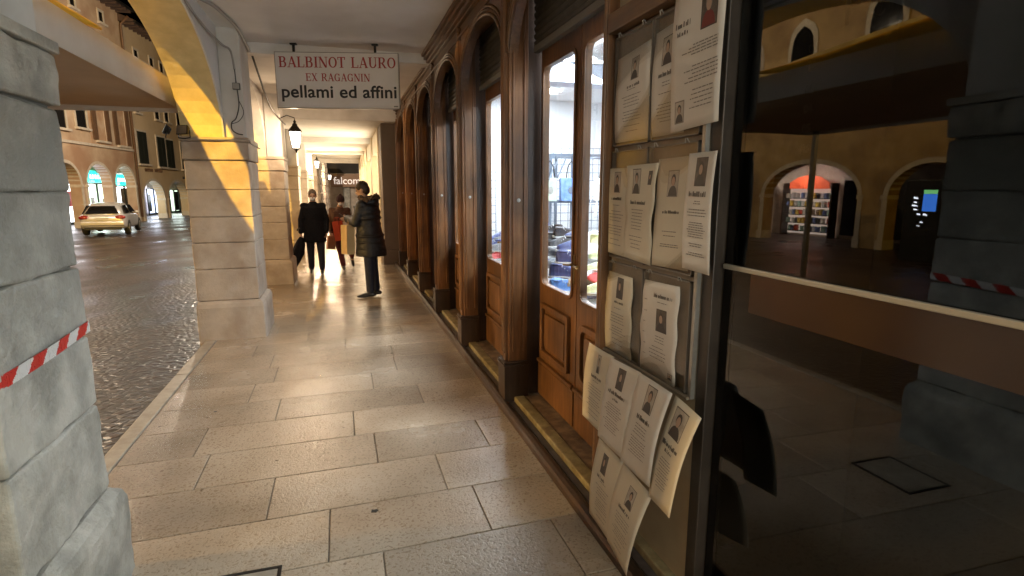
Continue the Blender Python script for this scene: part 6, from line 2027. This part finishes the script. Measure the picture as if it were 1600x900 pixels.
# man in black walking towards us
mx, my = -0.50, 11.25
person('man in a long black overcoat and white mask walking towards us with a furled umbrella',
       dict(head=(mx, my - 0.03, 1.475), neck=(mx, my, 1.345), chest=(mx, my, 1.17), pel=(mx, my, 0.86),
            shL=(mx + 0.175, my, 1.285), elL=(mx + 0.225, my + 0.02, 1.02), wrL=(mx + 0.215, my - 0.05, 0.79),
            shR=(mx - 0.175, my, 1.285), elR=(mx - 0.235, my + 0.02, 1.02), wrR=(mx - 0.245, my - 0.04, 0.79),
            hipL=(mx + 0.085, my, 0.83), knL=(mx + 0.10, my - 0.05, 0.46), anL=(mx + 0.105, my - 0.09, 0.085),
            hipR=(mx - 0.085, my, 0.83), knR=(mx - 0.09, my + 0.02, 0.46), anR=(mx - 0.095, my + 0.06, 0.085)),
       (0.05, -1, -0.28), 'blackcoat', 'navy_tr', 'hair_g', s1, coat_len=0.60, coat_w=(0.205, 0.145))
# suit lapels, shirt and scarf of the man
# his umbrella and its canopy folds
um = thing('furled_umbrella', 'loosely furled black umbrella hanging from the hand of the man in black', 'umbrella', (mx - 0.26, my - 0.05, 0.2))
mb = MB()
top = Vector((mx - 0.245, my - 0.06, 0.72)); tip = Vector((mx - 0.38, my - 0.08, 0.12))
d = (tip - top)
n1 = Vector((1, 0, 0.2)).normalized(); n2 = Vector((0, 1, 0))
rings = []
for t_, r_ in ((0.0, 0.018), (0.10, 0.05), (0.3, 0.085), (0.6, 0.095), (0.85, 0.05), (0.97, 0.02), (1.0, 0.008)):
    c = top + d * t_
    rings.append([c + n1 * math.cos(a) * r_ * (1 + 0.18 * math.sin(a * 5)) * 1.15 + n2 * math.sin(a) * r_ * (1 + 0.18 * math.sin(a * 5)) for a in [2 * PI * i / 30 for i in range(30)]])
mb.loft(rings); mb.build('folded_fabric', M['blackcoat'], um, smooth=True)
mb = MB(); mb.tube([top + Vector((0, 0, 0.10)), top, tip, tip + d * 0.06], [0.011, 0.009, 0.006, 0.004], 8)
mb.build('shaft', M['iron'], um, smooth=True)
mb = MB(); mb.tube([top + Vector((-0.06, 0, 0.10)), top + Vector((-0.055, 0, 0.135)), top + Vector((-0.02, 0, 0.15)), top + Vector((0, 0, 0.12)), top + Vector((0, 0, 0.06))], 0.012, 8)
mb.build('handle', M['wood_dark'], um, smooth=True)

# shopper in brown coat and dark hat, stepping forward
wx, wy = -0.03, 11.75
person('shopper in a brown coat, dark knit hat and white mask stepping forward with bags',
       dict(head=(wx + 0.03, wy - 0.05, 1.36), neck=(wx, wy, 1.235), chest=(wx, wy, 1.08), pel=(wx, wy, 0.79),
            shL=(wx + 0.16, wy, 1.18), elL=(wx + 0.20, wy - 0.06, 0.95), wrL=(wx + 0.10, wy - 0.24, 1.0),
            shR=(wx - 0.16, wy, 1.18), elR=(wx - 0.21, wy - 0.02, 0.94), wrR=(wx - 0.17, wy - 0.12, 0.75),
            hipL=(wx + 0.08, wy, 0.76), knL=(wx + 0.15, wy + 0.04, 0.44), anL=(wx + 0.20, wy + 0.22, 0.20),
            hipR=(wx - 0.08, wy, 0.76), knR=(wx - 0.03, wy - 0.12, 0.42), anR=(wx + 0.02, wy - 0.16, 0.085)),
       (0.08, -1, -0.35), 'browncoat', 'maroon', 'hair_b', 0.88, coat_len=0.60, coat_w=(0.215, 0.15), hat=True, feet=((0.1, -0.8, -0.6), (0.1, -1, 0)))

# woman in black puffer coat with fur hood, seen from behind three-quarters
px_, py_ = 0.36, 8.50
person('woman in black puffer coat with fur trimmed hood and jeans, looking down at her hands',
       dict(head=(px_ - 0.055, py_ + 0.02, 1.585), neck=(px_ - 0.01, py_, 1.45), chest=(px_ + 0.01, py_, 1.27), pel=(px_ + 0.03, py_, 0.93),
            shL=(px_ - 0.08, py_ - 0.13, 1.37), elL=(px_ - 0.17, py_ - 0.12, 1.12), wrL=(px_ - 0.28, py_ + 0.04, 1.17),
            shR=(px_ + 0.12, py_ + 0.14, 1.37), elR=(px_ + 0.04, py_ + 0.26, 1.12), wrR=(px_ - 0.22, py_ + 0.17, 1.16),
            hipL=(px_ + 0.02, py_ - 0.085, 0.90), knL=(px_ + 0.0, py_ - 0.09, 0.50), anL=(px_ + 0.0, py_ - 0.08, 0.085),
            hipR=(px_ + 0.04, py_ + 0.085, 0.90), knR=(px_ + 0.06, py_ + 0.09, 0.50), anR=(px_ + 0.09, py_ + 0.07, 0.085)),
       (-1, 0.25, -0.42), 'puffer', 'jeans', 'hair_b', 1.0, coat_len=0.62, coat_w=(0.205, 0.18), puff=True, hood=True, mask=False, body_dir=(-0.85, 0.53, 0), feet=((-1, 0.05, 0), (-1, 0.15, 0)))

# phone in her hands
ph = thing('smartphone', 'dark smartphone held in both hands by the woman in the puffer coat', 'phone', (px_ - 0.33, py_ + 0.06, 1.19))
T = Matrix.Translation((px_ - 0.335, py_ + 0.06, 1.20)) @ Matrix.Rotation(R(-50), 4, 'Y')
mb = MB(); mb.box(-0.004, -0.036, -0.07, 0.004, 0.036, 0.07, T); mb.build('body', M['shoe_b'], ph, bevel=0.003)
mb = MB(); mb.box(0.0045, -0.032, -0.064, 0.005, 0.032, 0.064, T); mb.build('screen', M['cglass'], ph)


def paper_bag(label, c, w, h, dpt, rz, col, tilt=0.0, tissue=None, hz=0.13):
    t = thing('shopping_bag', label, 'bag', c, group='paper shopping bags carried by the shoppers')
    m = pm(label.split(' ')[0] + '_bag_paper', col, tuple(min(1, q * 1.15) for q in col), 6, 0.6)
    T = Matrix.Translation(c) @ Matrix.Rotation(rz, 4, 'Z') @ Matrix.Rotation(tilt, 4, 'Y')
    mb = MB()
    r0 = [(-w / 2, -dpt / 2, 0), (w / 2, -dpt / 2, 0), (w / 2, 0, 0), (w / 2, dpt / 2, 0), (-w / 2, dpt / 2, 0), (-w / 2, 0, 0)]
    r1 = [(-w / 2, -dpt / 2, h * .55), (w / 2, -dpt / 2, h * .55), (w / 2 - 0.012, 0, h * .55), (w / 2, dpt / 2, h * .55), (-w / 2, dpt / 2, h * .55), (-w / 2 + 0.012, 0, h * .55)]
    r2 = [(-w / 2, -dpt / 2, h), (w / 2, -dpt / 2, h), (w / 2 - 0.03, 0, h), (w / 2, dpt / 2, h), (-w / 2, dpt / 2, h), (-w / 2 + 0.03, 0, h)]
    mb.loft([[T @ Vector(p) for p in r] for r in (r0, r1, r2)])
    mb.build('body', m, t)
    for s_ in (-1, 1):
        mb = MB(); mb.tube([T @ Vector(p) for p in ((-w * 0.22, s_ * dpt * 0.45, h - 0.02), (-w * 0.17, s_ * dpt * 0.3, h + hz * 0.8), (0, s_ * dpt * 0.1, h + hz), (w * 0.17, s_ * dpt * 0.3, h + hz * 0.8), (w * 0.22, s_ * dpt * 0.45, h - 0.02))], 0.004, 6)
        mb.build('handle', m, t, smooth=True)
    if tissue:
        mb = MB(); mb.box(-w * 0.2, -dpt / 2 - 0.003, h * 0.35, w * 0.2, -dpt / 2 - 0.001, h * 0.6, T); mb.build('printed_label', M[tissue], t)
    return t


paper_bag('kraft yellow paper bag held in front of the woman in the puffer coat', (px_ - 0.29, py_ - 0.03, 0.66), 0.13, 0.42, 0.16, R(30), (0.50, 0.34, 0.15), 0.03, None, 0.10)
paper_bag('orange red paper bag held by the shopper in the hat', (wx - 0.01, wy - 0.30, 0.60), 0.13, 0.38, 0.16, R(-35), (0.50, 0.06, 0.02), -0.14, None, 0.08)
paper_bag('tan small bag swinging at the brown coated shopper\'s right side', (wx - 0.20, wy - 0.16, 0.42), 0.15, 0.26, 0.08, R(15), (0.40, 0.20, 0.10), 0.12, None, 0.10)
paper_bag('purple bag tucked between the hatted shopper and the tan bag', (wx - 0.12, wy - 0.02, 0.48), 0.14, 0.28, 0.08, R(5), (0.10, 0.02, 0.10), 0.05, None, 0.1)
paper_bag('white striped bag beside the orange red one', (wx + 0.10, wy - 0.27, 0.62), 0.10, 0.34, 0.07, R(10), (0.55, 0.45, 0.42), 0.0, None, 0.1)

# small litter on the slabs
for (x, y, r_) in ((0.086, 2.66, 0.018), (-0.95, 4.3, 0.01), (0.55, 6.2, 0.012)):
    mb = MB(); mb.prism([(x - r_, y - r_ * .6), (x + r_ * .3, y - r_), (x + r_, y - r_ * .1), (x + r_ * .5, y + r_ * .5), (x - r_ * .2, y + r_ * .35), (x - r_ * .8, y + r_ * .7)], 'z', 0.0005, 0.003)
    tag(mb.build('leaf_scrap', M['iron']), {0.086: 'dark leaf scrap on the pale slab nearest the camera', -0.95: 'tiny dark scrap near the kerb', 0.55: 'tiny dark scrap near the shop sill'}[x], 'litter')
